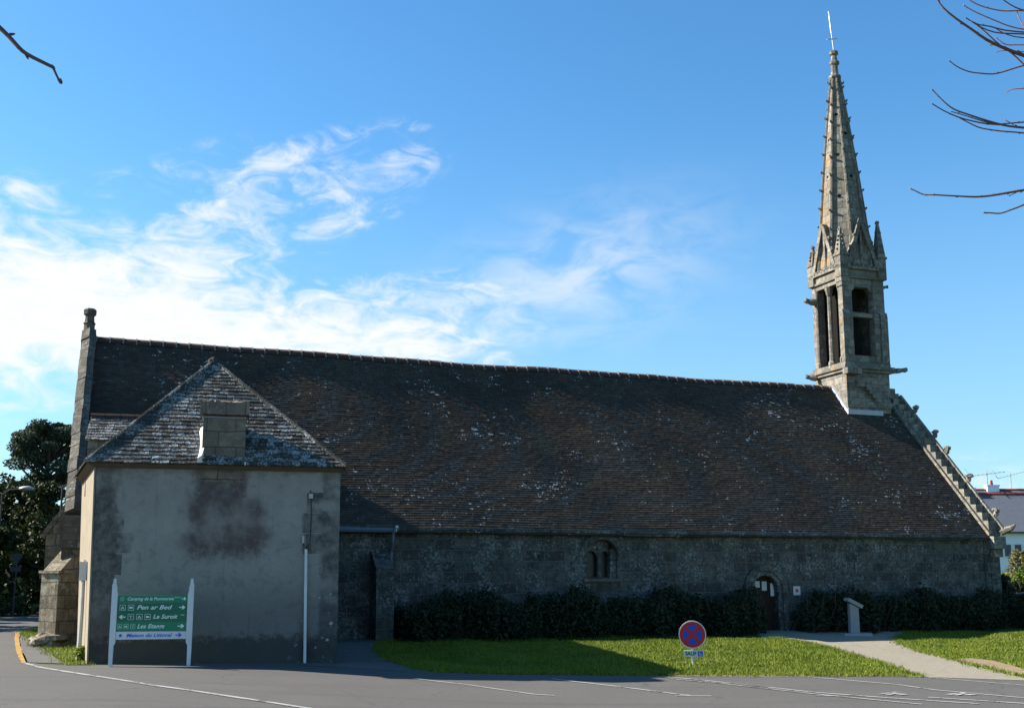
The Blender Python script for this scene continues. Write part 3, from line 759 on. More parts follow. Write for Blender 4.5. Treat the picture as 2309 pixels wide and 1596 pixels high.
# right gable coping: stepped blocks between two rails
gr = MB(); NB = 17
xi, xm, xo = TR - 0.09, TR + 0.01, TR + 0.38
nn = Vector((0, -UP.z, UP.y))
def slab(mb, xa, xb, s0, s1, t0, t1):
    A, B = Vector((0, 0, ZE)) + UP * s0, Vector((0, 0, ZE)) + UP * s1
    X = lambda x_, P, t: Vector((x_, 0, 0)) + P + nn * t
    mb.hexa([X(xa, A, t0), X(xb, A, t0), X(xb, B, t0), X(xa, B, t0)], [X(xa, A, t1), X(xb, A, t1), X(xb, B, t1), X(xa, B, t1)])
slab(gr, xi, xo + 0.04, -0.15, SLEN, -0.3, 0.10)
slab(gr, xi - 0.01, xm, -0.12, SLEN - 0.9, 0.101, 0.14)
slab(gr, xo, xo + 0.10, -0.1, SLEN - 0.7, 0.101, 0.40)
for i in range(NB):
    s = (SLEN - 1.2) * i / NB + 0.05; st = (SLEN - 1.2) / NB
    p = Vector((0, 0, ZE)) + UP * s + nn * 0.10; q = p + UP * st * 0.94
    h = 0.11
    # triangular step: level top, upright front
    y0, z0 = p.y - 0.02, p.z; y1, z1 = q.y, q.z + h
    gr.prism([(xm + 0.002, y0, z0 - 0.1), (xm + 0.002, y1 + 0.1, z0 - 0.1), (xm + 0.002, y1 + 0.1, z1), (xm + 0.002, y0 + 0.02, z1 - 0.02)], (xo - xm - 0.004 - random.uniform(0, 0.03), 0, 0))
gr.box((xi - 0.02, -0.40, ZE - 0.55), (xo + 0.06, -0.02, ZE - 0.1)); gr.box((xi + 0.1, -0.26, ZE - 0.85), (xo + 0.02, -0.02, ZE - 0.552))
for yb in range(3):
    s = SLEN - 1.1 + yb * 0.33
    p = Vector((0, 0, ZE)) + UP * s + nn * 0.1
    gr.box((xm, p.y, p.z - 0.1), (xo + 0.1, p.y + 0.4, p.z + 0.34))
rc = gr.build('gable_coping', M['coping'], CH, uv=True)
for s in (0.55, 2.4, 4.0, 4.95, 6.5):
    p = Vector((xo + 0.07, 0, ZE)) + UP * s + nn * 0.42
    k = MB(); k.lump(p + Vector((0.02, -0.02, 0.06)), 0.09, 0.11, 0.11, 0.25); k.lump(p + Vector((0, -0.10, 0.18)), 0.12, 0.12, 0.09, 0.3); k.lump(p + Vector((0.05, 0.06, 0.2)), 0.10, 0.1, 0.07, 0.3)
    k.build('crocket', M['coping'], rc, uv=True)
k = MB(); p = Vector((xo + 0.05, -0.2, ZE + 0.05)); k.tube([p, p + Vector((0.1, -0.2, 0.10)), p + Vector((0.16, -0.38, 0.16)), p + Vector((0.2, -0.5, 0.26))], [0.13, 0.12, 0.10, 0.04], 7)
k.build('gargoyle', M['coping'], rc, uv=True)

# buttresses at the left end
def buttress_mesh(L, wd, hs, hw, mb, M4):
    """block with a sloped weathering; local x outwards"""
    prof = [(0, -wd / 2, -0.4), (L, -wd / 2, -0.4), (L, -wd / 2, hs), (L * 0.55, -wd / 2, hs + (hw - hs) * 0.45), (L * 0.5, -wd / 2, hs + (hw - hs) * 0.5), (0, -wd / 2, hw)]
    n0 = len(mb.v); mb.prism(prof, (0, wd, 0))
    mb.box((L * 0.45, -wd / 2 - 0.05, hs - 0.02), (L + 0.06, wd / 2 + 0.05, hs + 0.05))
    for i in range(n0, len(mb.v)): mb.v[i] = M4 @ mb.v[i]
bm_ = MB()
M4 = Matrix.Translation((TL + 0.1, 0.1, 0)) @ Matrix.Rotation(R(225), 4, 'Z')
buttress_mesh(0.88, 0.62, 1.9, 2.75, bm_, M4)
bu = bm_.build('buttress', M['butt'], CH, uv=True)
ft = MB(); n0 = 0
ft.lump((0.72, 0, 0.17), 0.55, 0.56, 0.2, 0.12, 12, 6); ft.box((0.1, -0.44, -0.3), (1.1, 0.44, 0.12))
ft.v = [M4 @ v for v in ft.v]
ft.build('buttress_foot', M['butt'], bu, uv=True)
rk = MB(); wq = 1.6
ps = [(92, 1432), (98, 1300), (104, 1205), (160, 1135)]
pr = [wallpt(x_, y_, wq) for x_, y_ in ps]
x_in = TL + 0.1; z_in = pr[3].z + (x_in - pr[3].x) * (pr[3].z - pr[2].z) / (pr[3].x - pr[2].x)
out_ = [(pr[0].x, wq, -0.4), (x_in, wq, -0.4), (x_in, wq, z_in), (pr[2].x, wq, pr[2].z), (pr[1].x, wq, pr[1].z)]
rk.prism(out_, (0, 0.8, 0))
d_ = Vector((x_in - pr[2].x, 0, z_in - pr[2].z)).normalized(); up_ = Vector((-d_.z, 0, d_.x))
q0 = Vector((pr[2].x, wq - 0.06, pr[2].z)) - d_ * 0.12; q1 = Vector((x_in, wq - 0.06, z_in))
rk.prism([q0 + up_ * 0.003, q1 + up_ * 0.003, q1 + up_ * 0.12, q0 + up_ * 0.12], (0, 0.92, 0))
rk.box((pr[1].x - 0.1, wq - 0.07, pr[1].z - 0.05), (pr[1].x + 0.3, wq + 0.87, pr[1].z + 0.07))
rk.build('buttress', M['butt'], CH, uv=True)

# window
wmesh = MB(); xw0, xw1 = win0.x, win1.x
A = arch(xw0 - 0.02, xw1 + 0.02, zsW, winT + 0.02, 12); B = arch(xw0 - 0.26, xw1 + 0.26, zsW, winT + 0.20, 12)
for i in range(12):
    wmesh.hexa([(A[i][0], -0.05, A[i][1]), (B[i][0], -0.05, B[i][1]), (B[i + 1][0], -0.05, B[i + 1][1]), (A[i + 1][0], -0.05, A[i + 1][1])],
               [(A[i][0], -0.001, A[i][1]), (B[i][0], -0.001, B[i][1]), (B[i + 1][0], -0.001, B[i + 1][1]), (A[i + 1][0], -0.001, A[i + 1][1])])
wn = wmesh.build('window', M['nave'], CH, uv=True)
mm = MB(); cx = (xw0 + xw1) / 2 - 0.02
mm.box((cx - 0.06, 0.18, winB), (cx + 0.06, 0.32, winT - 0.03)); mm.box((xw0 - 0.02, 0.19, zsW - 0.05), (xw0 + 0.051, 0.31, zsW + 0.22)); mm.box((cx - 0.3, 0.205, zsW + 0.16), (cx + 0.24, 0.31, winT - 0.06))
for xa, xb in ((xw0 + 0.05, cx - 0.062), (cx + 0.062, xw1 - 0.22)):
    A2 = arch(xa, xb, zsW - 0.05, zsW + 0.18, 8)
    for p, q in zip(A2, A2[1:]):
        zt = lambda x_: zsW + (winT - zsW) * math.sqrt(max(0, 1 - ((x_ - (xw0 + xw1) / 2) / ((xw1 - xw0) / 2)) ** 2))
        mm.hexa([(q[0], 0.2, q[1]), (p[0], 0.2, p[1]), (p[0], 0.2, max(p[1] + 0.01, zt(p[0]))), (q[0], 0.2, max(q[1] + 0.01, zt(q[0])))],
                [(q[0], 0.3, q[1]), (p[0], 0.3, p[1]), (p[0], 0.3, max(p[1] + 0.01, zt(p[0]))), (q[0], 0.3, max(q[1] + 0.01, zt(q[0])))])
mm.box((xw1 - 0.22, 0.1, winB), (xw1 + 0.02, 0.34, zsW + 0.25)); mm.box((xw0 - 0.02, 0.1, winB), (xw0 + 0.05, 0.34, zsW + 0.1))
mm.build('mullion', M['nave'], wn, uv=True)
gl = MB(); gl.box((xw0 - 0.05, 0.36, winB - 0.05), (xw1 + 0.05, 0.40, winT + 0.05)); gl.build('pane', M['glass'], wn)
sl = MB(); sl.hexa([(xw0 - 0.12, -0.10, winB - 0.10), (xw1 + 0.12, -0.10, winB - 0.10), (xw1 + 0.12, 0.3, winB - 0.10), (xw0 - 0.12, 0.3, winB - 0.10)],
                   [(xw0 - 0.12, -0.10, winB - 0.03), (xw1 + 0.12, -0.10, winB - 0.03), (xw1 + 0.12, 0.3, winB + 0.03), (xw0 - 0.12, 0.3, winB + 0.03)])
sl.build('sill', M['chim'], wn, uv=True)
# door
dm = MB(); xd0, xd1 = door0.x, door1.x
for (lo, hi, y0, y1) in ((0.005, 0.16, -0.04, 0.10), (0.162, 0.36, -0.09, -0.001)):
    A = arch(xd0 - lo, xd1 + lo, zsD, doorT + lo, 14); B = arch(xd0 - hi, xd1 + hi, zsD, doorT + hi, 14)
    A = [(A[0][0], -0.2)] + A + [(A[-1][0], -0.2)]; B = [(B[0][0], -0.2)] + B + [(B[-1][0], -0.2)]
    for i in range(len(A) - 1):
        dm.hexa([(A[i][0], y0, A[i][1]), (B[i][0], y0, B[i][1]), (B[i + 1][0], y0, B[i + 1][1]), (A[i + 1][0], y0, A[i + 1][1])],
                [(A[i][0], y1, A[i][1]), (B[i][0], y1, B[i][1]), (B[i + 1][0], y1, B[i + 1][1]), (A[i + 1][0], y1, A[i + 1][1])])
dm.build('door_arch', M['nave'], CH, uv=True)
dl = MB(); n = 7
for i in range(n):
    a = xd0 - 0.02 + (xd1 - xd0 + 0.04) * i / n; b = xd0 - 0.02 + (xd1 - xd0 + 0.04) * (i + 1) / n - 0.008
    dl.box((a, 0.24 + random.uniform(0, 0.004), -0.1), (b, 0.30, doorT + 0.05))
dr = dl.build('door', M['wood'], CH)
hd = MB(); hd.box((xd1 - 0.16, 0.20, 0.72), (xd1 - 0.12, 0.238, 0.86)); hd.tube([(xd1 - 0.15, 0.2, 0.8), (xd1 - 0.15, 0.15, 0.8), (xd1 - 0.25, 0.15, 0.8)], 0.012, 6); hd.build('handle', M['black'], dr)
# gutter, downpipe, projecting pier by the passage
gt = MB(); g0, g1 = wallpt(768, 1176, -0.3), wallpt(888, 1176, -0.3)
yb = -0.30
gt.tube([(g0.x - 3.0, yb, ZE - 0.17), (g1.x, yb, ZE - 0.17)], 0.075, 8)
gt.box((g1.x - 0.03, yb - 0.10, ZE - 0.24), (g1.x + 0.05, yb + 0.08, ZE - 0.10))
gut = gt.build('gutter', M['zinc'], CH, smooth=False)
cp = MB(); cp.box((g1.x + 0.051, yb - 0.07, ZE - 0.2), (g1.x + 0.085, yb + 0.0, ZE - 0.12)); cp.box((g1.x + 0.04, yb - 0.09, ZE - 0.098), (g1.x + 0.12, yb - 0.02, ZE - 0.03)); cp.build('gutter_end', M['white'], gut)  # white colour paints the sunlit look of the gutter's end cap
dp = MB(); dp.tube([(g1.x - 0.02, yb, ZE - 0.2), (g1.x - 0.02, yb + 0.02, ZE - 0.5), (g1.x - 0.02, -0.1, ZE - 0.8), (g1.x - 0.02, -0.1, -0.3)], 0.05, 8)
for z in (0.6, 1.7, 2.6): dp.tube([(g1.x - 0.02, -0.1, z), (g1.x - 0.02, -0.1, z + 0.05)], 0.062, 8)
dp.build('downpipe', M['zinc'], CH)
pm = MB(); p0, p1 = wallpt(836, 1240), wallpt(884, 1240)
pm.hexa([(p0.x, -0.88, -0.5), (p1.x - 0.12, -0.88, -0.5), (p1.x - 0.12, -0.001, -0.5), (p0.x, -0.001, -0.5)], [(p0.x, -0.80, p0.z - 0.55), (p1.x - 0.12, -0.80, p0.z - 0.55), (p1.x - 0.12, -0.001, p0.z), (p0.x, -0.001, p0.z)])
pm.build('buttress', M['nave'], CH, uv=True)

# bell tower
TX, TY, TH_ = 8.15, 5.6, 1.06
bt = MB()
bt.box((TX - TH_, TY - TH_, 6.9), (TX + TH_, TY + TH_, 10.0))
bt.box((TX - TH_ - 0.05, TY - TH_ - 0.06, 8.55), (TX + TH_ + 0.03, TY - TH_ - 0.001, 8.78))
for z0, z1, o_ in ((10.0, 10.12, 0.10), (10.12, 10.26, 0.17), (10.26, 10.40, 0.06)):
    bt.box((TX - TH_ - o_, TY - TH_ - o_, z0 + 0.001), (TX + TH_ + o_, TY + TH_ + o_, z1))
bt.box((TX - TH_ - 0.2, TY - TH_ - 0.36, 9.86), (TX - TH_ + 0.5, TY - TH_ - 0.03, 10.1))
bt.box((TX - 0.62, TY - TH_ - 0.25, 9.35), (TX - 0.36, TY - TH_ - 0.001, 9.62))
for i in range(4): bt.box((TX - 0.25 + i * 0.16, TY - TH_ - 0.18, 9.25 - i * 0.16), (TX - 0.09 + i * 0.16, TY - TH_ - 0.001, 9.40 - i * 0.16))
Z0, Z1 = 10.401, 13.98
def pier(x0, y0, x1, y1): bt.box((x0, y0, Z0), (x1, y1, Z1))
T = TH_ - 0.02
pier(TX - T, TY - T, TX - T + 0.46, TY - T + 0.27)          # front left
pier(TX + T - 0.55, TY - T, TX + T, TY - T + 0.34)          # front right
pier(TX - T, TY + T - 0.22, TX - T + 0.3, TY + T)           # back left
bt.box((TX - T + 0.302, TY + T - 0.2, Z0), (TX + T, TY + T - 0.02, Z1)); bt.box((TX + T - 0.25, TY - T + 0.342, Z0), (TX + T - 0.01, TY + T - 0.202, Z1))
fx0, fx1, fy = TX - T + 0.462, TX + T - 0.552, TY - T
bt.box((fx0, fy + 0.05, Z0), (fx1, fy + 0.30, 10.72)); bt.box((fx0, fy + 0.06, 12.35), (fx1, fy + 0.28, 12.55)); bt.box((fx0, fy + 0.04, 13.62), (fx1, fy + 0.32, Z1))
bt.box((TX - T - 0.05, fy - 0.05, 13.62), (TX - T + 0.30, fy + 0.31, 13.80)); bt.box((TX - T - 0.08, fy - 0.08, 13.801), (TX - T + 0.33, fy + 0.34, 13.979))
# chamfer blocks under the front lintel and buttress strips on the corners
for sx, xx in ((1, fx0), (-1, fx1)):
    bt.prism([(xx, fy + 0.05, 13.62), (xx + sx * 0.22, fy + 0.05, 13.62), (xx, fy + 0.05, 13.36)], (0, 0.26, 0))
for (x0, x1) in ((TX - TH_ - 0.05, TX - TH_ + 0.30), (TX + TH_ - 0.30, TX + TH_ + 0.05)):
    bt.box((x0, fy - 0.07, 10.41), (x1, fy - 0.001, 12.4)); bt.hexa([(x0, fy - 0.07, 12.401), (x1, fy - 0.07, 12.401), (x1, fy - 0.001, 12.401), (x0, fy - 0.001, 12.401)], [(x0, fy - 0.02, 12.6), (x1, fy - 0.02, 12.6), (x1, fy - 0.001, 12.6), (x0, fy - 0.001, 12.6)])
# lintels on the left face
bt.box((TX - T + 0.01, TY - T + 0.272, 13.78), (TX - T + 0.26, TY + T - 0.222, Z1))
# entablature
for z0, z1, o_ in ((13.98, 14.08, 0.05), (14.08, 14.36, -0.01), (14.36, 14.50, 0.09)):
    bt.box((TX - TH_ - o_, TY - TH_ - o_, z0 + 0.001), (TX + TH_ + o_, TY + TH_ + o_, z1))
for i in range(9):
    y = TY - TH_ + 0.15 + i * 0.22
    bt.lump((TX - TH_ - 0.05, y, 14.52), 0.09, 0.10, 0.09, 0.3, 6, 4)
    bt.lump((TX - TH_ + 0.15 + i * 0.22, TY - TH_ - 0.05, 14.52), 0.10, 0.09, 0.09, 0.3, 6, 4)
TW = bt.build('bell_tower', M['tower'], CH, uv=True)
bf = MB(); bf.box((TX - 0.62, TY - 0.62, Z0), (TX - 0.02, TY + 0.78, Z1 - 0.001)); bf.build('shade_core', M['dark'], TW)  # near-black block added inside, its colour stands in for the belfry's inner shade
cl_ = MB()
yc = TY + 0.03
cl_.lathe([(0.17, Z0), (0.17, Z0 + 0.14), (0.11, Z0 + 0.24), (0.095, 13.4), (0.12, 13.44), (0.18, 13.68), (0.20, 13.78)], TX - T + 0.13, yc, 8)
cl_.build('colonnette', M['tower'], TW, uv=True)
for yy in (TY - T + 0.30, TY + T - 0.24):
    c_ = MB(); c_.lathe([(0.10, Z0), (0.10, Z0 + 0.2), (0.055, Z0 + 0.28), (0.05, 13.4), (0.09, 13.62), (0.10, 13.78)], TX - T + 0.06, yy, 8); c_.build('colonnette', M['tower'], TW, uv=True)
# gargoyles
def gargoyle(p, d, L=0.55, r=0.13):
    k = MB(); p = Vector(p); d = Vector(d).normalized()
    k.tube([p, p + d * L * 0.45 + Vector((0, 0, 0.02)), p + d * L * 0.7 + Vector((0, 0, 0.05)), p + d * L * 0.95 + Vector((0, 0, 0.06)), p + d * L + Vector((0, 0, 0.0))], [r, r * 0.95, r * 0.7, r * 0.95, r * 0.5], 7)
    h = p + d * L * 0.95; k.lump(h + Vector((0, 0, 0.1)), r * 0.6, r * 0.6, r * 0.5, 0.3, 6, 4)
    k.build('gargoyle', M['tower'], TW, uv=True)
gargoyle((TX - TH_, TY + TH_ - 0.25, 13.30), (-1, 0.25, 0.0), 0.45, 0.15)
gargoyle((TX - TH_ - 0.1, TY + TH_ - 0.2, 10.0), (-1, 0.3, 0.0), 0.42, 0.12)
gargoyle((TX + TH_ + 0.1, TY - TH_ - 0.05, 10.12), (1, -0.15, 0.02), 0.68, 0.12)
gargoyle((TX + TH_ + 0.02, TY - TH_ + 0.3, 13.75), (1, -0.2, 0.0), 0.35, 0.08)
# corner pinnacles
for sx, sy, hh in ((-1, -1, 16.1), (1, -1, 16.55), (-1, 1, 15.8), (1, 1, 15.9)):
    k = MB(); cx, cy = TX + sx * (TH_ - 0.10), TY + sy * (TH_ - 0.10); b = 0.19
    k.box((cx - b, cy - b, 14.0), (cx + b, cy + b, 14.9))
    k.box((cx - b - 0.04, cy - b - 0.04, 14.9), (cx + b + 0.04, cy + b + 0.04, 15.0))
    k.hexa([(cx - b, cy - b, 15.001), (cx + b, cy - b, 15.001), (cx + b, cy + b, 15.001), (cx - b, cy + b, 15.001)], [(cx - .05, cy - .05, hh - 0.1), (cx + .05, cy - .05, hh - 0.1), (cx + .05, cy + .05, hh - 0.1), (cx - .05, cy + .05, hh - 0.1)])
    for q in range(4):
        z = 15.1 + (hh - 15.35) * q / 4 + 0.1; w_ = 0.19 - 0.03 * q
        for dx, dy in ((1, 0), (-1, 0), (0, 1), (0, -1)): k.lump((cx + dx * w_, cy + dy * w_, z), 0.06, 0.06, 0.05, 0.3, 6, 4)
    k.lump((cx, cy, hh - 0.02), 0.10, 0.10, 0.10, 0.25, 6, 4)
    k.build('pinnacle', M['tower'], TW, uv=True)
# gablets: steep open gables leaning against the spire
def bar(mb, p, q, a, b, out):
    p, q = Vector(p), Vector(q); d = (q - p).normalized(); o_ = Vector(out); s = d.cross(o_).normalized()
    mb.hexa([p - s * a - o_ * b, p + s * a - o_ * b, p + s * a + o_ * b, p - s * a + o_ * b], [q - s * a - o_ * b, q + s * a - o_ * b, q + s * a + o_ * b, q - s * a + o_ * b])
for ox, oy in ((-1, 0), (0, -1), (0, 1), (1, 0)):
    k = MB(); ov = Vector((ox, oy, 0)); sv = Vector((-oy, ox, 0)); c0 = Vector((TX, TY, 0)) + ov * (TH_ - 0.02)
    bl, brr, ap = c0 - sv * 0.74 + Vector((0, 0, 14.45)), c0 + sv * 0.74 + Vector((0, 0, 14.45)), c0 - ov * 0.02 + Vector((0, 0, 16.55))
    bar(k, bl, ap - sv * 0.03, 0.085, 0.13, ov); bar(k, brr, ap + sv * 0.03 - Vector((0, 0, 0.12)), 0.085, 0.128, ov)
    bar(k, c0 + Vector((0, 0, 14.5)) - ov * 0.03, c0 + Vector((0, 0, 16.1)) - ov * 0.03, 0.055, 0.07, ov)
    for s_ in (-1, 1):
        for f in (0.15, 0.4, 0.65): k.lump(c0 + sv * s_ * 0.74 * (1 - f) + Vector((0, 0, 14.5 + 2.05 * f)) + sv * s_ * 0.12 + ov * 0.05, 0.07, 0.07, 0.08, 0.3, 6, 4)
    gb = k.build('gablet', M['tower'], TW, uv=True)
    k = MB(); k.prism([c0 - sv * 0.66 - ov * 0.16 + Vector((0, 0, 14.51)), c0 + sv * 0.66 - ov * 0.16 + Vector((0, 0, 14.51)), c0 - ov * 0.16 + Vector((0, 0, 16.3))], -ov * 0.5); k.build('shade_fill', M['dark'], gb)  # solid dark prism, shade behind the gablet bars put into its colour
# spire
sp = MB(); SZ0, SZ1 = 14.52, 23.3
def srad(z):
    f = (z - SZ0) / (SZ1 - SZ0); return 1.06 * (1 - f) + 0.17 * f + 0.05 * math.sin(math.pi * f)
SCX = lambda z: TX - 0.07 * (z - SZ0) / (SZ1 - SZ0)
def octa(z, extra=0.0):
    r = (srad(z) + extra) / math.cos(math.pi / 8)
    return [Vector((SCX(z) + r * math.cos(math.pi / 8 + k * math.pi / 4), TY + r * math.sin(math.pi / 8 + k * math.pi / 4), z)) for k in range(8)]
zz = [SZ0 + (SZ1 - SZ0) * i / 6 for i in range(7)]
for a, b in zip(zz, zz[1:]):
    A, B = octa(a), octa(b)
    for k in range(8): sp.quad(A[k], A[(k + 1) % 8], B[(k + 1) % 8], B[k])
S = sp.build('spire', M['spire'], TW, uv=True)
rb = MB()
for k in range(8):
    rb.tube([octa(z, 0.012)[k] for z in zz], [0.075, 0.07, 0.065, 0.06, 0.055, 0.05, 0.045], 5)
    for i in range(9):
        z = SZ0 + 1.7 + i * 0.82 + (0.3 if k % 2 else 0)
        if z > SZ1 - 0.2: continue
        p = octa(z, 0.03)[k]; d = Vector((p.x - SCX(z), p.y - TY, 0)).normalized()
        rb.lump(p + d * 0.05, 0.06, 0.06, 0.055, 0.25, 6, 4); rb.lump(p + d * 0.10 + Vector((0, 0, 0.04)), 0.045, 0.045, 0.045, 0.3, 6, 4)
rb.build('spire_rib', M['tower'], S, uv=True)
fn = MB(); cx = TX - 0.08
fn.lathe([(0.2, 23.2), (0.27, 23.32), (0.27, 23.40), (0.17, 23.46), (0.15, 23.9), (0.22, 23.97), (0.23, 24.06), (0.15, 24.12), (0.12, 24.36), (0.19, 24.42), (0.20, 24.54), (0.1, 24.62), (0.03, 24.64)], cx, TY, 8)
fn.build('finial', M['tower'], S, uv=True)
def hole(face, z, r=0.075):
    ho = MB()
    a = face * math.pi / 4; nrm = Vector((math.cos(a), math.sin(a), (srad(z - 0.5) - srad(z + 0.5)))).normalized()
    c0 = Vector((SCX(z) + srad(z) * math.cos(a), TY + srad(z) * math.sin(a), z))
    u_ = Vector((-math.sin(a), math.cos(a), 0)); v_ = nrm.cross(u_)
    ho.hexa([c0 - nrm * 0.2 + (u_ * math.cos(t) + v_ * math.sin(t)) * r for t in [i * math.pi / 5 for i in range(10)]], [c0 + nrm * 0.004 + (u_ * math.cos(t) + v_ * math.sin(t)) * r for t in [i * math.pi / 5 for i in range(10)]])
    ho.build('spire_hole', M['dark'], S)  # near-black plug, the shade inside a round hole given as colour
for z in (17.7, 19.6, 21.5): hole(5, z)
for z in (18.6, 20.6): hole(6, z)
for z in (18.7, 20.4): hole(4, z, 0.06)
cr = MB(); b0_ = Vector((cx, TY, 24.6)); t0_ = Vector((cx - 0.14, TY + 0.02, 26.45))
cr.tube([b0_, b0_.lerp(t0_, 0.45)], 0.014, 6); cr.tube([b0_.lerp(t0_, 0.45), t0_], [0.034, 0.026], 6)
cc_ = b0_.lerp(t0_, 0.3); cr.tube([cc_ + Vector((-0.34, -0.10, -0.12)), cc_ + Vector((0.34, 0.10, 0.14))], 0.026, 6)
cr.build('cross', M['iron'], TW)
# flashing at the tower foot
fl = MB()
def roofz(y): return ZE + 0.04 + y * (ZR - ZE) / HW
y0, y1 = TY - TH_ - 0.08, TY - 0.12
for xa, xb in ((TX - TH_ - 0.10, TX - TH_ - 0.002),):
    fl.hexa([(xa, y0, roofz(y0)), (xb, y0, roofz(y0)), (xb, y1, roofz(y1)), (xa, y1, roofz(y1))], [(xa, y0, roofz(y0) + 0.16), (xb, y0, roofz(y0) + 0.2), (xb, y1, roofz(y1) + 0.22), (xa, y1, roofz(y1) + 0.16)])
fl.box((TX - TH_ - 0.10, y0 - 0.06, roofz(y0) - 0.03), (TX + 0.55, y0 + 0.02, roofz(y0) + 0.17))
fl.build('flashing', M['lead'], CH)

# ------------------------------------------------------------------ sacristy annex
FL = gpt(200, 1497); FL.z = 0
ad = Vector((math.sin(R(76.2)), math.cos(R(76.2)), 0)); an = Vector((-ad.y, ad.x, 0))
AX = empty('sacristy', FL, math.atan2(ad.y, ad.x))
tag(AX, 'small rendered sacristy with a pyramid roof and wall chimney at the chapel front', 'building')
def aloc(q): q = q - FL; return Vector((q.dot(ad), q.dot(an), q.z))
def apt(x, y, w=0.0): return aloc(ppt(x, y, FL + an * w, an))
AW = 5.16; AE = apt(400, 1050).z; AD = 4.6
print('annex eave', AE, 'width check', apt(765, 1490).x, 'chim', apt(450, 1000).x, apt(557, 1000).x, apt(500, 900).z)
LB = -0.78      # the left wall is splayed: its far end stands further out
wl = MB()
wl.hexa([(0, 0, -0.5), (AW, 0, -0.5), (AW, 8.3, -0.5), (LB, AD, -0.5)], [(-0.09, 0.0, AE), (AW - 0.02, 0.0, AE), (AW - 0.02, 8.3, AE), (LB - 0.12, AD, AE)])
aw = wl.build('wall', M['render'], AX, uv=True)
# sun-side skin of pale render with a ragged corner
sk = MB()
nz = 1
for i in range(nz):
    z0, z1 = -0.1 + (AE + 0.05) * i / nz, -0.1 + (AE + 0.05) * (i + 1) / nz
    s0, s1 = 0.03 + random.uniform(0, 0.02), 0.03
    lx = -0.09 * z0 / AE
    k0 = Vector((LB, AD, 0)).normalized()
    A, B = Vector((lx - 0.04, -0.012 - s0 * 0.2, z0)), Vector((LB - 0.05 + lx * 1.3, AD, z0))
    U_ = Vector((-0.092, 0, z1 - z0)); sk.hexa([A, A + Vector((0.034, 0, 0)), B + Vector((0.034, 0, 0)), B], [A + U_, A + U_ + Vector((0.034, 0, 0)), B + U_ * 1.0 + Vector((0.0, 0, 0)), B + U_ - Vector((0.034, 0, 0))])
sk.build('side_wall', M['sunwall'], AX)
ev = MB(); ev.hexa([(-0.14, -0.03, AE - 0.07), (AW + 0.01, -0.03, AE - 0.07), (AW + 0.01, 7.0, AE - 0.07), (LB - 0.18, AD, AE - 0.07)], [(-0.26, -0.13, AE + 0.02), (AW + 0.05, -0.13, AE + 0.02), (AW + 0.05, 7.0, AE + 0.02), (LB - 0.34, AD, AE + 0.02)])
ev.build('eaves', M['eaves'], AX)
apw = 2.55
ap = apt(482, 817, apw)
print('apex', ap)
RB = MB()
c_fl, c_fr, c_br, c_bl = Vector((-0.29, -0.17, AE + 0.02)), Vector((AW + 0.09, -0.17, AE + 0.02)), Vector((AW + 0.09, 8.7, AE + 0.02)), Vector((LB - 0.40, AD, AE + 0.02))
ap2 = Vector((ap.x + 0.1, 11.4, ap.z))
def roof_face(mb, a, b, c, d=None, ex=0.135, wd=0.19, th=0.024, jit=0.008):
    e_ = (b - a).normalized(); nrm = e_.cross(c - a).normalized()
    if nrm.z < 0: nrm = -nrm
    u_ = nrm.cross(e_)
    pts = [a, b, c] + ([d] if d else [])
    tiles(mb, a + nrm * 0.015, e_, u_, [((p - a).dot(e_), (p - a).dot(u_)) for p in pts], ex, wd, th, jit)
    mb.quad(*pts, r=0.2)
roof_face(RB, c_fl, c_fr, ap)
roof_face(RB, c_bl, c_fl, ap, Vector((ap.x - 0.35, AD, ap.z - 0.3)))
roof_face(RB, c_fr, c_br, ap2, ap)
RB.box((ap.x - 0.03, ap.y + 0.1, AE - 0.3), (ap.x + 0.03, 11.2, ap.z - 0.06), r=0.1)      # hidden slab added inside the roof to stop sun leaking through
ar = RB.build('roof', M['tile2'], AX, rnd=True)
hp = MB()
for a, b in ((c_fl, ap), (c_fr, ap)):
    n = 20
    for i in range(n):
        p = a.lerp(b, i / n); q = a.lerp(b, (i + 1.12) / n if i < n - 1 else 1)
        hp.tube([p + Vector((0, 0, 0.03)), q + Vector((0, 0, 0.045))], [0.055, 0.05], 6)
hp.lump(ap + Vector((0, 0, 0.02)), 0.14, 0.14, 0.12, 0.15); hp.tube([ap, ap2], 0.08, 6)
hp.build('hip_tile', M['tile2'], ar, rnd=True)
# chimney
x0, x1 = apt(456, 1000).x, apt(553, 1000).x; ct = apt(500, 905, 0).z
ch = MB()
ch.box((x0, 0.0, AE - 0.12), (x1, 0.72, ct - 0.32)); ch.box((x0 - 0.07, -0.07, ct - 0.30), (x1 + 0.06, 0.79, ct - 0.02)); ch.box((x0 + 0.02, 0.02, ct - 0.318), (x1 - 0.02, 0.70, ct - 0.301))
for i in range(5): ch.lump((x0 + 0.1 + i * (x1 - x0 - 0.2) / 4, 0.3, ct - 0.01), 0.16, 0.3, 0.07, 0.3, 7, 4)
chm = ch.build('chimney', M['chim'], AX, uv=True)
fl2 = MB()
for i in range(8):
    t0, t1 = i / 8, (i + 1) / 8
    def P(t): y = -0.2 + 0.75 * t; return Vector((x0 - 0.10 + 0.05 * math.sin(3 * t), y, AE + 0.05 + (y + 0.22) * (ap.z - AE) / (apw + 0.22)))
    a, b = P(t0), P(t1)
    fl2.hexa([a, a + Vector((0.11, 0, 0)), b + Vector((0.11, 0, 0)), b], [a + Vector((0.02, 0, 0.09)), a + Vector((0.11, 0, 0.16)), b + Vector((0.11, 0, 0.16)), b + Vector((0.02, 0, 0.09))])
fl2.build('flashing', M['whitedirty'], chm); fl2 = MB(); fl2.box((x1 + 0.001, -0.2, AE + 0.03), (x1 + 0.03, 0.1, AE + 0.1))
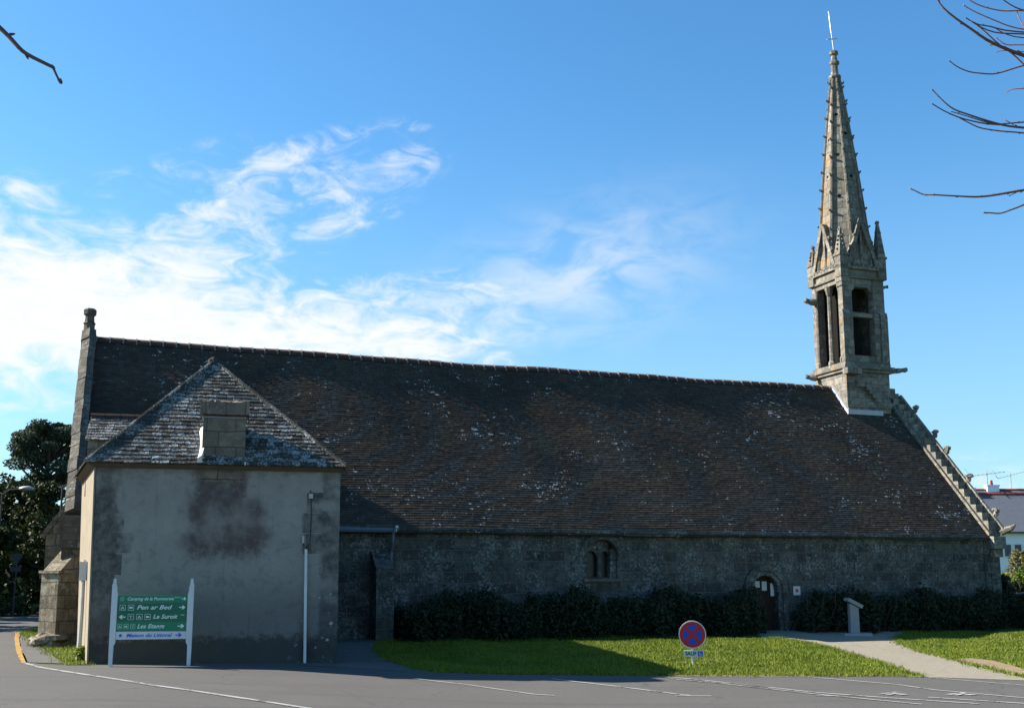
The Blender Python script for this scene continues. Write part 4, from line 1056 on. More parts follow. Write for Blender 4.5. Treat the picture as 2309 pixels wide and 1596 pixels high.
fl2.build('flashing', M['whitedirty'], chm)
band = MB(); zb = ct - 0.36
for a, b in (((x0 - 0.01, -0.012), (x1 + 0.01, -0.012)), ((x0 - 0.012, -0.01), (x0 - 0.012, 0.73)), ((x1 + 0.012, -0.01), (x1 + 0.012, 0.73))): band.tube([(*a, zb), (*b, zb)], 0.012, 5)
band.build('iron_band', M['grey'], chm)
# stone stub of the flue below the eaves
stub = MB(); stub.box((x0 + 0.02, -0.012, AE - 0.34), (x1 - 0.03, 0.02, AE - 0.121)); stub.build('flue_stone', M['chim'], AX, uv=True)
# small link roof between sacristy and chapel
lw = 3.7
l0, l1 = apt(205, 940, lw), apt(345, 940, lw); lb = apt(205, 992, lw - 0.8)
lk = MB(); ra, rb_ = Vector((l0.x, lw, l0.z)), Vector((l1.x + 0.6, lw, l0.z)); ea, eb = Vector((l0.x, lw - 0.8, lb.z)), Vector((l1.x + 0.6, lw - 0.8, lb.z))
roof_face(lk, ea, eb, rb_, ra, 0.12, 0.2, 0.02, 0.006)
lk.quad(ra, rb_, rb_ + Vector((0, 0.8, lb.z - l0.z)), ra + Vector((0, 0.8, lb.z - l0.z)), r=0.2)
lko = lk.build('link_roof', M['tile2'], AX, rnd=True)
lr = MB(); x = ra.x
while x < rb_.x - 0.1: lr.tube([(x, lw, l0.z + 0.03), (x + 0.34, lw, l0.z + 0.03)], [0.075, 0.07], 6); x += 0.35
lr.build('ridge', M['ridge'], lko)
lwl = MB(); lwl.box((ra.x + 0.05, lw - 0.68, AE - 0.5), (rb_.x, lw + 0.68, lb.z + 0.02)); lwl.prism([(ra.x + 0.05, lw - 0.68, lb.z + 0.02), (ra.x + 0.05, lw + 0.68, lb.z + 0.02), (ra.x + 0.05, lw, l0.z - 0.02)], (0.3, 0, 0))
lwl.build('link_wall', M['coping'], AX, uv=True)
# cable, bracket and conduit on the front
cdm = MB(); a = apt(690, 1238, -0.04); b = apt(687, 1495, -0.06); b.z = -0.05
cdm.tube([(a.x, -0.05, a.z), (b.x, -0.07, b.z)], 0.032, 8); cdm.build('conduit', M['white'], AX)
cb = MB(); pts = [apt(x_, y_) for x_, y_ in ((700, 1105), (701, 1125), (702, 1160), (700, 1200), (698, 1225), (690, 1236), (684, 1228), (683, 1222))]
cb.tube([(p.x, -0.04, p.z) for p in pts], 0.012, 5); cb.build('cable', M['black'], AX)
bx = MB(); p = apt(701, 1118); bx.box((p.x - 0.045, -0.07, p.z - 0.06), (p.x + 0.045, 0.02, p.z + 0.05)); bx.build('junction_box', M['grey'], AX); bx = MB(); q = apt(684, 1216); bx.box((q.x - 0.03, -0.06, q.z - 0.08), (q.x + 0.02, 0.02, q.z + 0.08)); bx.build('junction_box', M['grey'], AX)
# pole leaning beside the side wall
LP = MB(); b = gpt(176, 1489); t = at(190, 1262, b.y + 0.15)
LP.tube([b, b.lerp(t, 0.5) + Vector((0.01, 0, 0)), t], [0.055, 0.05, 0.045], 8)
lp = LP.build('leaning_pole', M['whitedirty']); tag(lp, 'pale pole leaning on the sunlit side wall of the sacristy', 'pole')
mbx = MB(); t2 = at(189, 1272, b.y + 0.1); mbx.box((t2.x - 0.07, t2.y - 0.06, t2.z - 0.35), (t2.x + 0.10, t2.y + 0.1, t2.z + 0.06)); ob_ = mbx.build('meter_box', M['whitedirty'], lp)

# ------------------------------------------------------------------ notices at the chapel door
def k6(x, y): return ((1820 + x / 6.076) / 1.1065, (1400 + y / 6.076) / 1.1065)
def notice(xa, ya, xb, yb, w, mat, label):
    a, b = wallpt(*k6(xa, ya), w), wallpt(*k6(xb, yb), w)
    mb = MB(); o_ = Vector(((a.x + b.x) / 2, w, (a.z + b.z) / 2))
    mb.box((a.x - o_.x, -0.006, b.z - o_.z), (b.x - o_.x, 0, a.z - o_.z))
    ob = mb.build('notice', mat); ob.rotation_euler = (0, 0, math.atan2(W.y, W.x)); ob.location = D0 + W * o_.x + N * o_.y + Vector((0, 0, o_.z))
    tag(ob, label, 'notice'); return ob, b.x - a.x, a.z - b.z
notice(378, 297, 458, 396, 0.232, M['paper2'], 'small squarish paper notice at the left edge of the dark door')
notice(487, 303, 566, 441, 0.232, M['paper2'], 'narrow upright paper notice in the middle of the dark door')
notice(617, 328, 728, 524, 0.232, M['paper'], 'largest and whitest paper notice on the right of the dark door')
pq, pw, ph = notice(965, 375, 1077, 509, -0.02, M['paper2'], 'pale plaque with a red mark fixed to the wall beside the door')
mk = MB(); mk.lathe([(0.06, -0.011), (0.06, -0.0065)], 0, 0, 8); mk.v = [Vector((v.x, v.z, v.y)) for v in mk.v]; mk.build('red_mark', M['red'], pq)

# ------------------------------------------------------------------ signs
SB, SC = gpt(246, 1503), gpt(415, 1503)
bw = (SC - SB).length
sx = Vector((math.cos(R(12)), math.sin(R(12)), 0)); sw = 1.50
DS = empty('direction_sign', SB, R(12)); tag(DS, 'green and white direction board on two white posts before the sacristy', 'sign')
bw = (SC.x - SB.x) / math.cos(R(12))
ht = at(252, 1304, SB.y).z - SB.z
def spost(x, mirror):
    k = MB(); s = -1 if mirror else 1
    prof = [(-0.045, 0, -0.2), (0.045, 0, -0.2), (0.055, 0, 0.42), (0.10, 0, 0.48), (0.10, 0, ht * 0.82), (0.075, 0, ht * 0.86), (0.075, 0, ht * 0.90), (0.05, 0, ht * 0.93), (0.035, 0, ht), (-0.025, 0, ht), (-0.035, 0, ht * 0.95), (-0.06, 0, ht * 0.93), (-0.06, 0, 0.4)]
    k.prism([(x + s * a * 0.74, -0.045, c) for a, b_, c in prof], (0, 0.09, 0))
    return k.build('post', M['white'], DS)
spost(0.02, False); spost(bw + 0.0, True)
def s6(x, y): return ((240 + x / 6.138) / 1.1065, (1420 + y / 6.138) / 1.1065)
def pz(y):
    d = ray(330, s6(0, y)[1]); return (EYE + d * ((SB.y + 0.15) / d.y)).z - SB.z
rows = [(392, 506, M['green'], 'green panel, top row'), (514, 648, M['green2'], None), (655, 792, M['green2'], None), (798, 940, M['green'], None), (946, 1066, M['white'], 'white panel with blue lettering')]
px0, px1 = 0.098, bw - 0.078; pwid = px1 - px0
RX = Matrix.Rotation(R(90), 4, 'X')
def arrow(pm, cx, cz, s, dir_, y=-0.034):
    mb = MB()
    P = [(-1, 0.16), (0.1, 0.16), (-0.15, 0.62), (0.22, 0.62), (0.95, 0), (0.22, -0.62), (-0.15, -0.62), (0.1, -0.16), (-1, -0.16)]
    q = [(cx + dir_ * a * s, y, cz + b_ * s) for a, b_ in P]
    mb.prism([q[0], q[1], q[7], q[8]], (0, 0.004, 0)); mb.prism([q[1], q[2], q[3], q[4]], (0, 0.004, 0)); mb.prism([q[1], q[4], q[7]], (0, 0.004, 0)); mb.prism([q[4], q[5], q[6], q[7]], (0, 0.004, 0)); mb.build('arrow', pm[1], pm[0])
def picto(pm, cx, cz, s, kind, y=-0.034):
    mb = MB()
    t = s * 0.10
    for a, b_ in (((-s, -s), (s, -s + t)), ((-s, s - t), (s, s)), ((-s, -s + t), (-s + t, s - t)), ((s - t, -s + t), (s, s - t))): mb.box((cx + a[0], y, cz + a[1]), (cx + b_[0], y + 0.004, cz + b_[1]))
    if kind == 0:
        mb.prism([(cx - 0.62 * s, y, cz - 0.6 * s), (cx - 0.35 * s, y, cz - 0.6 * s), (cx, y, cz + 0.05 * s), (cx, y, cz + 0.55 * s)], (0, 0.004, 0)); mb.prism([(cx + 0.62 * s, y, cz - 0.6 * s), (cx + 0.35 * s, y, cz - 0.6 * s), (cx, y, cz + 0.05 * s), (cx, y, cz + 0.55 * s)], (0, 0.004, 0))
    elif kind == 1:
        mb.box((cx - 0.6 * s, y, cz - 0.3 * s), (cx + 0.5 * s, y + 0.004, cz + 0.3 * s)); mb.box((cx + 0.5 * s, y, cz - 0.3 * s), (cx + 0.7 * s, y + 0.004, cz - 0.18 * s))
    else:
        mb.box((cx - 0.08 * s, y, cz - 0.55 * s), (cx + 0.08 * s, y + 0.004, cz + 0.2 * s)); mb.box((cx - 0.5 * s, y, cz + 0.22 * s), (cx + 0.5 * s, y + 0.004, cz + 0.36 * s))
    mb.build('pictogram', pm[1], pm[0])
UNIT = pwid / 1010.0
X6 = lambda x_: px0 + (x_ - 295) * UNIT
for i, (ya, yb_, mat, lb_) in enumerate(rows):
    za, zb_ = pz(yb_), pz(ya); zc = (za + zb_) / 2; h = zb_ - za
    k = MB(); k.box((px0, -0.03, za), (px1, 0.03, zb_ - 0.004)); pn = k.build('panel', mat, DS)
    if lb_: pn['label'] = lb_
    T_ = lambda x_: Matrix.Translation((X6(x_), -0.032, zc)) @ RX
    tm = M['txtb'] if i == 4 else M['txtw']; ic = (pn, tm)
    if i == 0:
        picto(ic, X6(360), zc, h * 0.22, 2); arrow(ic, X6(1252), zc, h * 0.33, 1)
        text_part('lettering', 'Camping de la Pommeraie', 0.09, tm, pn, T_(428), 0.3, width=670 * UNIT, bold=0.001)
        text_part('lettering', '****', 0.07, tm, pn, Matrix.Translation((X6(1108), -0.032, zc + h * 0.1)) @ RX, width=95 * UNIT)
    if i == 1:
        picto(ic, X6(372), zc, h * 0.32, 0); picto(ic, X6(492), zc, h * 0.32, 1); arrow(ic, X6(1235), zc, h * 0.36, 1)
        text_part('lettering', 'Pen ar Bed', 0.12, tm, pn, T_(572), 0.3, width=510 * UNIT, bold=0.002)
    if i == 2:
        arrow(ic, X6(370), zc, h * 0.36, -1); picto(ic, X6(495), zc, h * 0.32, 2); picto(ic, X6(618), zc, h * 0.32, 0); picto(ic, X6(737), zc, h * 0.32, 1)
        text_part('lettering', 'Le Suroit', 0.12, tm, pn, T_(812), 0.3, width=355 * UNIT, bold=0.002)
        text_part('lettering', '**', 0.07, tm, pn, Matrix.Translation((X6(1212), -0.032, zc + h * 0.1)) @ RX, width=60 * UNIT)
    if i == 3:
        picto(ic, X6(342), zc, h * 0.24, 0); picto(ic, X6(434), zc, h * 0.24, 1); picto(ic, X6(530), zc, h * 0.24, 2); arrow(ic, X6(1228), zc, h * 0.36, 1)
        text_part('lettering', 'Les Etangs', 0.12, tm, pn, T_(590), 0.3, width=395 * UNIT, bold=0.002)
    if i == 4:
        st_ = MB(); st_.lathe([(h * 0.2, -0.006), (h * 0.2, -0.002)], 0, 0, 8); st_.v = [Vector((X6(360) + v.x, -0.03 + v.z, zc + v.y)) for v in st_.v]; st_.build('pictogram', tm, pn)
        arrow(ic, X6(1200), zc, h * 0.42, 1)
        text_part('lettering', 'Maison du Littoral', 0.1, tm, pn, T_(440), 0.3, width=660 * UNIT, bold=0.002)

NB_ = gpt(1563, 1499)
NS = empty('no_stopping_sign', NB_, R(-9)); tag(NS, 'round blue no stopping sign with a red cross on the grass edge', 'sign')
dz = lambda y: at(1563, y, NB_.y).z - NB_.z
k = MB(); k.tube([(0, 0.04, -0.4), (0, 0.04, dz(1402))], 0.026, 10); k.build('post', M['white'], NS)
rD = 0.315; zc = dz(1430)
def disc(r0, y0, y1, seg=40): k = MB(); k.lathe([(r0, y0), (r0, y1)], 0, 0, seg); k.v = [Vector((v.x, v.z, zc + v.y)) for v in k.v]; k.f = [tuple(reversed(f)) for f in k.f]; return k
rim = disc(rD, -0.02, 0.05).build('disc', M['white'], NS)
k = MB()
def ringpts(r, y, a0, a1, n): return [(r * math.cos(a0 + (a1 - a0) * i / n), y, zc + r * math.sin(a0 + (a1 - a0) * i / n)) for i in range(n + 1)]
def solid_ring(mb, r0, r1, y0, y1, n=40):
    A, B = ringpts(r0, y0, 0, 2 * math.pi, n), ringpts(r1, y0, 0, 2 * math.pi, n)
    for i in range(n): mb.quad(A[i], A[i + 1], B[i + 1], B[i])
    for i in range(n): mb.quad(B[i], B[i + 1], (B[i + 1][0], y1, B[i + 1][2]), (B[i][0], y1, B[i][2])); mb.quad(A[i + 1], A[i], (A[i][0], y1, A[i][2]), (A[i + 1][0], y1, A[i + 1][2]))
solid_ring(k, rD * 0.70, rD * 0.93, -0.024, -0.019)
for s_ in (1, -1):
    d = Vector((math.cos(math.pi / 4), 0, s_ * math.sin(math.pi / 4))); q = Vector((-d.z, 0, d.x)) * rD * 0.12; c_ = Vector((0, -0.0235 - 0.0005 * s_, zc))
    k.prism([c_ - d * rD * 0.72 - q, c_ + d * rD * 0.72 - q, c_ + d * rD * 0.72 + q, c_ - d * rD * 0.72 + q], (0, 0.003, 0))
k.build('red_ring_and_cross', M['red'], rim)
k = MB()
A = ringpts(rD * 0.71, -0.0205, 0, 2 * math.pi, 40); k.faces(A[:-1], [tuple(range(40))]); k.build('blue_field', M['blue'], rim)
pa, pb = at(1541, 1466, NB_.y), at(1587, 1480, NB_.y)
k = MB(); xa, xb, z0, z1 = pa.x - NB_.x, pb.x - NB_.x, pb.z - NB_.z, pa.z - NB_.z
k.box((xa, -0.02, z0), (xb, 0.035, z1)); pl_ = k.build('plate', M['white'], NS)
text_part('lettering', 'SAUF', 0.12, M['black'], pl_, Matrix.Translation((xa + 0.045, -0.021, (z0 + z1) / 2)) @ RX, width=(xb - xa) * 0.54, bold=0.003)
k = MB(); wx0, wx1 = xa + (xb - xa) * 0.70, xb - (xb - xa) * 0.05; k.box((wx0, -0.0235, z0 + 0.012), (wx1, -0.0201, z1 - 0.012)); k.build('blue_square', M['blue'], pl_)
k = MB(); wc, wz, u_ = (wx0 + wx1) / 2, (z0 + z1) / 2, (z1 - z0) * 0.5
k.lump((wc - 0.15 * u_, -0.0245, wz + 0.62 * u_), 0.12 * u_, 0.003, 0.12 * u_, 0, 8, 6)
k.box((wc - 0.22 * u_, -0.0262, wz - 0.1 * u_), (wc - 0.06 * u_, -0.0238, wz + 0.45 * u_)); k.box((wc - 0.059 * u_, -0.0262, wz - 0.1 * u_), (wc + 0.3 * u_, -0.0238, wz + 0.02 * u_)); k.box((wc + 0.301 * u_, -0.0262, wz - 0.55 * u_), (wc + 0.42 * u_, -0.0238, wz + 0.02 * u_))
for i in range(12):
    a0, a1 = math.pi * (0.75 + i * 1.1 / 12), math.pi * (0.75 + (i + 1) * 1.1 / 12)
    q = [Vector((wc - 0.06 * u_ + r_ * u_ * math.cos(a_), -0.0255, wz - 0.22 * u_ + r_ * u_ * math.sin(a_))) for r_, a_ in ((0.36, a0), (0.46, a0), (0.46, a1), (0.36, a1))]
    k.prism(q, (0, 0.0018, 0))
k.build('wheelchair_symbol', M['txtw'], pl_)

# lectern
LB_ = gpt(1927, 1440); LE = empty('information_lectern', LB_, R(8)); tag(LE, 'grey stone information lectern with a tilted panel beside the gravel path', 'lectern')
sc = LB_.y / 2534
k = MB(); k.hexa([(-0.155, -0.10, 0.0), (0.155, -0.10, 0.0), (0.155, 0.10, 0.0), (-0.155, 0.10, 0.0)], [(-0.15, -0.10, 62 * sc + 0.10), (0.145, -0.10, 62 * sc - 0.04), (0.145, 0.10, 62 * sc - 0.04), (-0.15, 0.10, 62 * sc + 0.10)]); k.build('pedestal', M['conc'], LE)
k = MB(); M5 = Matrix.Translation((0.0, 0, 66 * sc)) @ Matrix.Rotation(R(27), 4, 'Y')
k.box((-0.27, -0.17, 0.0), (0.27, 0.19, 0.11), M5); k.build('panel', M['conc'], LE)
k = MB(); k.hexa([(-0.5, -0.35, -0.1), (0.5, -0.35, -0.1), (0.5, 0.4, -0.1), (-0.5, 0.4, -0.1)], [(-0.46, -0.31, 0.06), (0.46, -0.31, 0.06), (0.46, 0.36, 0.06), (-0.46, 0.36, 0.06)]); k.build('base_slab', M['conc'], LE)

# ------------------------------------------------------------------ hedges and shrubs
def leafquad(mb, p, s, r=None):
    a = Vector((random.gauss(0, 1), random.gauss(0, 1), random.gauss(0, 1))).normalized(); b = a.orthogonal().normalized()
    t = random.uniform(0, 6.28); b = (b * math.cos(t) + a.cross(b) * math.sin(t)); c = a.cross(b)
    mb.quad(p - b * s, p - c * s * 0.5, p + b * s, p + c * s * 0.5, r=r)
def hnoise(x, k=0): return 0.5 + 0.25 * math.sin(x * 1.9 + k) + 0.15 * math.sin(x * 4.3 + 1 + k * 2) + 0.10 * math.sin(x * 9.1 + 2 + k)
def hedge(name, label, t0, t1, y_out, ztop, n, holes=()):
    mb = MB(); stems = MB()
    L = t1 - t0
    for i in range(n):
        t = random.uniform(t0, t1); hN = ztop * (0.62 + 0.52 * hnoise(t, 3)); dN = y_out * (0.68 + 0.5 * hnoise(t * 1.3, 7))
        ends = min(1, (t - t0) / 0.5, (t1 - t) / 0.5) ** 0.5 if t1 > t0 else 1
        hN *= 0.55 + 0.45 * ends; dN *= 0.6 + 0.4 * ends
        th = random.uniform(0, math.pi / 2); f = random.uniform(0.55, 1.0) if random.random() < 0.8 else random.uniform(0.9, 1.12)
        z = hN * f * (math.sin(th) ** 0.6); y = -0.15 - dN * f * (math.cos(th) ** 0.6)
        z = max(0.02, z if random.random() > 0.35 else random.uniform(0, hN))
        wp = D0 + W * t + N * y; g0_ = gz(wp.x, wp.y)
        leafquad(mb, Vector((t, y, g0_ + z)), random.uniform(0.04, 0.085))
    m_ = int(L / 0.5) + 1
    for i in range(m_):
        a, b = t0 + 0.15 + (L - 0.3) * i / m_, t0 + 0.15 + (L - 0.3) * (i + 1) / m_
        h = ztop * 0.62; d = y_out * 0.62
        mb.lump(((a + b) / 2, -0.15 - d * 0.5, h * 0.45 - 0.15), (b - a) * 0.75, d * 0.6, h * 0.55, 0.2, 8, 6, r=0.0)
    for i in range(int(L * 7)):
        t = random.uniform(t0 + 0.1, t1 - 0.1); y = -0.2 - random.uniform(0.2, 0.95) * y_out; hh = ztop * random.uniform(0.7, 1.28)
        stems.tube([(t, y * 0.6, -0.2), (t + random.gauss(0, 0.1), y, hh * 0.6), (t + random.gauss(0, 0.2), y * random.uniform(0.9, 1.1), hh)], [0.012, 0.009, 0.004], 4)
    root = empty(name, D0 + W * ((t0 + t1) / 2), math.atan2(W.y, W.x))
    off = Vector(((t0 + t1) / 2, 0, 0))
    mb.v = [v - off for v in mb.v]; stems.v = [v - off for v in stems.v]
    f = mb.build('foliage', M['hedge'], root, rnd=True); stems.build('stem', M['trunk'], root)
    tag(root, label, 'hedge'); return root
wx = lambda x_, y_=1400: wallpt(x_, y_, -0.6).x
hedge('hedge', 'long dark clipped hedge under the chapel window, left of the door', wx(890), wx(1718), 1.35, 1.36, 30000)
hedge('hedge', 'dark hedge along the chapel wall between the door and the right corner', wx(1800), wx(2262), 1.25, 1.30, 19000)
def shrub(name, label, p, rx, ry, h, n, mat, ls=0.06, cat='shrub', group=None, stems_n=10):
    root = empty(name, p); mb = MB(); st = MB()
    for i in range(n):
        a = random.uniform(0, 6.283); zz_ = random.uniform(0, 1); f = random.uniform(0.6, 1.05); rr = math.sqrt(max(0, 1 - (zz_ * 1.05 - 0.25) ** 2 * 1.2)) if zz_ < 1 else 0
        lob = 0.8 + 0.25 * math.sin(a * 3 + p[0]) + 0.15 * math.sin(a * 7 + zz_ * 6)
        leafquad(mb, Vector((math.cos(a) * rx * rr * f * lob, math.sin(a) * ry * rr * f * lob, zz_ * h * (0.85 + 0.2 * lob - 0.1))), ls * random.uniform(0.6, 1.3))
    for i in range(stems_n):
        a = random.uniform(0, 6.283); st.tube([(0, 0, -0.1), (math.cos(a) * rx * 0.4, math.sin(a) * ry * 0.4, h * 0.5), (math.cos(a) * rx * 0.8, math.sin(a) * ry * 0.8, h * random.uniform(0.7, 1.05))], [0.025, 0.015, 0.005], 5)
    mb.build('foliage', mat, root, rnd=True); st.build('stem', M['trunk'], root); tag(root, label, cat, group); return root
def chp(t, w): q = D0 + W * t + N * w; q.z = gz(q.x, q.y); return q
shrub('shrub', 'dark rounded shrub at the right front corner of the chapel', chp(10.25, -1.25), 0.72, 0.7, 1.25, 7000, M['hedge'], 0.055)
shrub('shrub', 'tall dark shrub against the right end of the chapel, behind the rounded one', chp(10.55, 0.7), 0.55, 0.9, 1.9, 6000, M['hedge'], 0.06)
# tall grass and stones at the annex foot
stone_specs = [(128, 1441, 0.5, 0.30, 0.16, 'flat wide stone at the foot of the left buttress'), (165, 1452, 0.26, 0.2, 0.13, 'rounded stone lying in grass between buttress and sacristy'), (178, 1473, 0.12, 0.1, 0.10, 'small pale stone beside the leaning pole')]
for x_, y_, a, b, c_, lab in stone_specs:
    k = MB(); p = gpt(x_, y_); k.lump((0, 0, c_ * 0.4), a, b, c_, 0.22, 9, 6); o_ = k.build('stone', M['butt'], uv=True); o_.location = p; tag(o_, lab, 'stone')
sp_ = gpt(196, 1490)
shrub('grass_tuft', 'bright green tuft of grass at the sunlit corner of the sacristy', sp_ + Vector((-0.05, -0.05, 0)), 0.22, 0.2, 0.34, 420, M['blade'], 0.05, 'plant', stems_n=3)

# ------------------------------------------------------------------ trees
def tree(name, label, p, h, r, crown0, n, mat, kind='round', ls=0.16, group=None, seed=0, clumps=26):
    random.seed(seed + 100); root = empty(name, p); tk = MB(); cr_ = MB()
    top = Vector((random.uniform(-0.4, 0.4), random.uniform(-0.3, 0.3), h * 0.86))
    pts = [Vector((0, 0, -0.3)), Vector((0.1, 0, h * 0.3)), Vector((top.x * 0.6, top.y * 0.6, h * 0.6)), top]
    tk.tube(pts, [h * 0.035, h * 0.028, h * 0.018, h * 0.006], 8)
    cl = []
    for i in range(clumps):
        f = random.random() if kind != 'pine' else random.random() ** 0.5
        z = crown0 + (h - crown0) * f
        if kind == 'round': rad = r * math.sqrt(max(0.05, 1 - (2 * f - 0.9) ** 2 * 0.9))
        elif kind == 'cone': rad = r * (1.05 - f)
        else: rad = r * (0.55 + 0.5 * math.sin(math.pi * min(1, f * 1.05)))
        a = random.uniform(0, 6.283); q = rad * math.sqrt(random.uniform(0.1, 1)) * 0.82
        c = Vector((math.cos(a) * q, math.sin(a) * q, z)); s = r * (random.uniform(0.14, 0.27) if kind == 'pine' else random.uniform(0.2, 0.38))
        cl.append((c, s))
        b = pts[1].lerp(pts[3], max(0, min(1, (z - h * 0.35) / (h * 0.6)))) - Vector((0, 0, r * 0.15))
        tk.tube([b, b.lerp(c, 0.5) + Vector((0, 0, -0.05 * r)), c], [h * 0.010, h * 0.007, h * 0.003], 5)
    per = n // clumps
    for c, s in cl:
        fl_ = 0.55 if kind == 'pine' else 0.8
        rc_ = random.random()
        for i in range(per):
            d = Vector((random.gauss(0, 1), random.gauss(0, 1), random.gauss(0, 1))).normalized() * s * random.uniform(0.35, 1.0) ** 0.6
            d.z *= fl_
            leafquad(cr_, c + d, ls * random.uniform(0.6, 1.3), r=min(1, max(0, rc_ * 0.55 + random.random() * 0.45)))
    cr_.build('crown', mat, root, rnd=True); tk.build('trunk', M['trunk'], root); tag(root, label, 'tree', group)
    random.seed(seed + 7); return root
def tp(x, dist): q = at(x, 1290, dist); q.z = gz(q.x, q.y); return q
def th(y, dist): return at(600, y, dist).z
tree('pine_tree', 'spreading dark pine rising above the other trees, left of the chapel', tp(92, 62), th(962, 62), 2.9, th(1120, 62), 30000, M['pine'], 'pine', 0.085, seed=1, clumps=64)
tl = [(30, 58, 1085, 2.0, 'dark evergreen tree under the pine, nearest the left edge'), (105, 56, 1100, 2.2, 'dark evergreen tree directly below the pine crown'), (160, 60, 1120, 2.0, 'dark evergreen tree close behind the chapel end'),
      (-40, 60, 1060, 2.4, 'dark evergreen tree cut by the left edge, by the lamp'), (60, 66, 1120, 2.3, 'low broad evergreen tree filling the gap under the pine')]
for i, (x_, d_, y_, r_, lab) in enumerate(tl):
    h_ = th(y_, d_); tree('evergreen_tree', lab, tp(x_, d_), h_, r_, 0.6, 9500, M['evergreen'], 'round', 0.12, 'evergreen trees left of the chapel', seed=10 + i, clumps=34)
for i in range(7):
    x_ = -420 + i * 55; d_ = 50 + (i * 7) % 20
    tree('evergreen_tree', 'dark evergreen tree beyond the road outside the left edge', tp(x_, d_), 7.5 + (i % 3), 2.4, 0.6, 2600, M['evergreen'], 'round', 0.26, 'evergreen trees left of the chapel', seed=40 + i, clumps=24)
for i, (x_, y_) in enumerate(((-24.5, 40.5), (-25.5, 46.5))):
    tree('evergreen_tree', 'dark evergreen tree beyond the road outside the left edge', Vector((x_, y_, gz(x_, y_))), 7.6 + i, 2.6, 0.8, 2600, M['evergreen'], 'round', 0.26, 'evergreen trees left of the chapel', seed=60 + i, clumps=24)
# bank of undergrowth under the trees
ug = MB(); random.seed(5)
for i in range(9000):
    x_ = random.uniform(-34, -16); y_ = random.uniform(50, 66); hh = 1.7 * (0.5 + 0.5 * hnoise(x_ * 0.8 + y_ * 0.3)) * sstep(48, 53, y_)
    if x_ > -21.5 + (y_ - 50) * 0.0 and y_ < 53: continue
    leafquad(ug, Vector((x_, y_, gz(x_, y_) + random.uniform(0, hh))), random.uniform(0.12, 0.25))
tag(ug.build('undergrowth', M['evergreen'], rnd=True), kind='stuff')

# street lamps and road sign at the left
def lamp(p, h, dirx, label, s=1.0):
    root = empty('street_lamp', p); k = MB(); k.tube([(0, 0, -0.2), (0, 0, h * 0.6), (0, 0, h - 0.25), (dirx * 0.35, 0, h - 0.05), (dirx * 0.9, 0, h)], [0.05, 0.045, 0.04, 0.03, 0.025], 8); k.build('pole', M['shade_grey'], root)
    k = MB(); k.lump((dirx * 1.15, 0, h + 0.02), 0.38 * s, 0.2 * s, 0.13 * s, 0.05, 10, 6); k.build('lamp_head', M['grey'], root, smooth=True); tag(root, label, 'street lamp', 'street lamps by the left road'); return root
q = tp(-8, 54); lamp(q, at(14, 1102, 54).z - q.z, 1, 'street lamp with a grey head at the left edge of the photo')
q = tp(112, 57); lamp(q, at(126, 1119, 57).z - q.z, 1, 'smallest street lamp head, lower, among the dark trees', 0.7)
q = tp(128, 46); lamp(q, at(150, 1084, 46).z - q.z, 1, 'street lamp with the largest pale head, close to the chapel gable', 1.15)
q = tp(36, 50); YS = empty('give_way_sign', q); tag(YS, 'grey back of a triangular road sign under the dark trees', 'sign')
za, zb_, zc_, zd_ = (at(36, y_, 50).z - q.z for y_ in (1248, 1262, 1267, 1278))
k = MB(); k.tube([(0, 0, -0.2), (0, 0, za - 0.05)], 0.03, 8); k.build('post', M['shade_grey'], YS)
k = MB(); k.prism([(-0.32, -0.05, za), (0.32, -0.05, za), (0, -0.05, za - 0.52)], (0, 0.02, 0)); k.build('triangle_plate', M['shade_grey'], YS)
k = MB(); k.box((-0.25, -0.05, zd_ - 0.2), (0.22, -0.035, zc_ - 0.2)); k.build('plate', M['shade_grey'], YS)

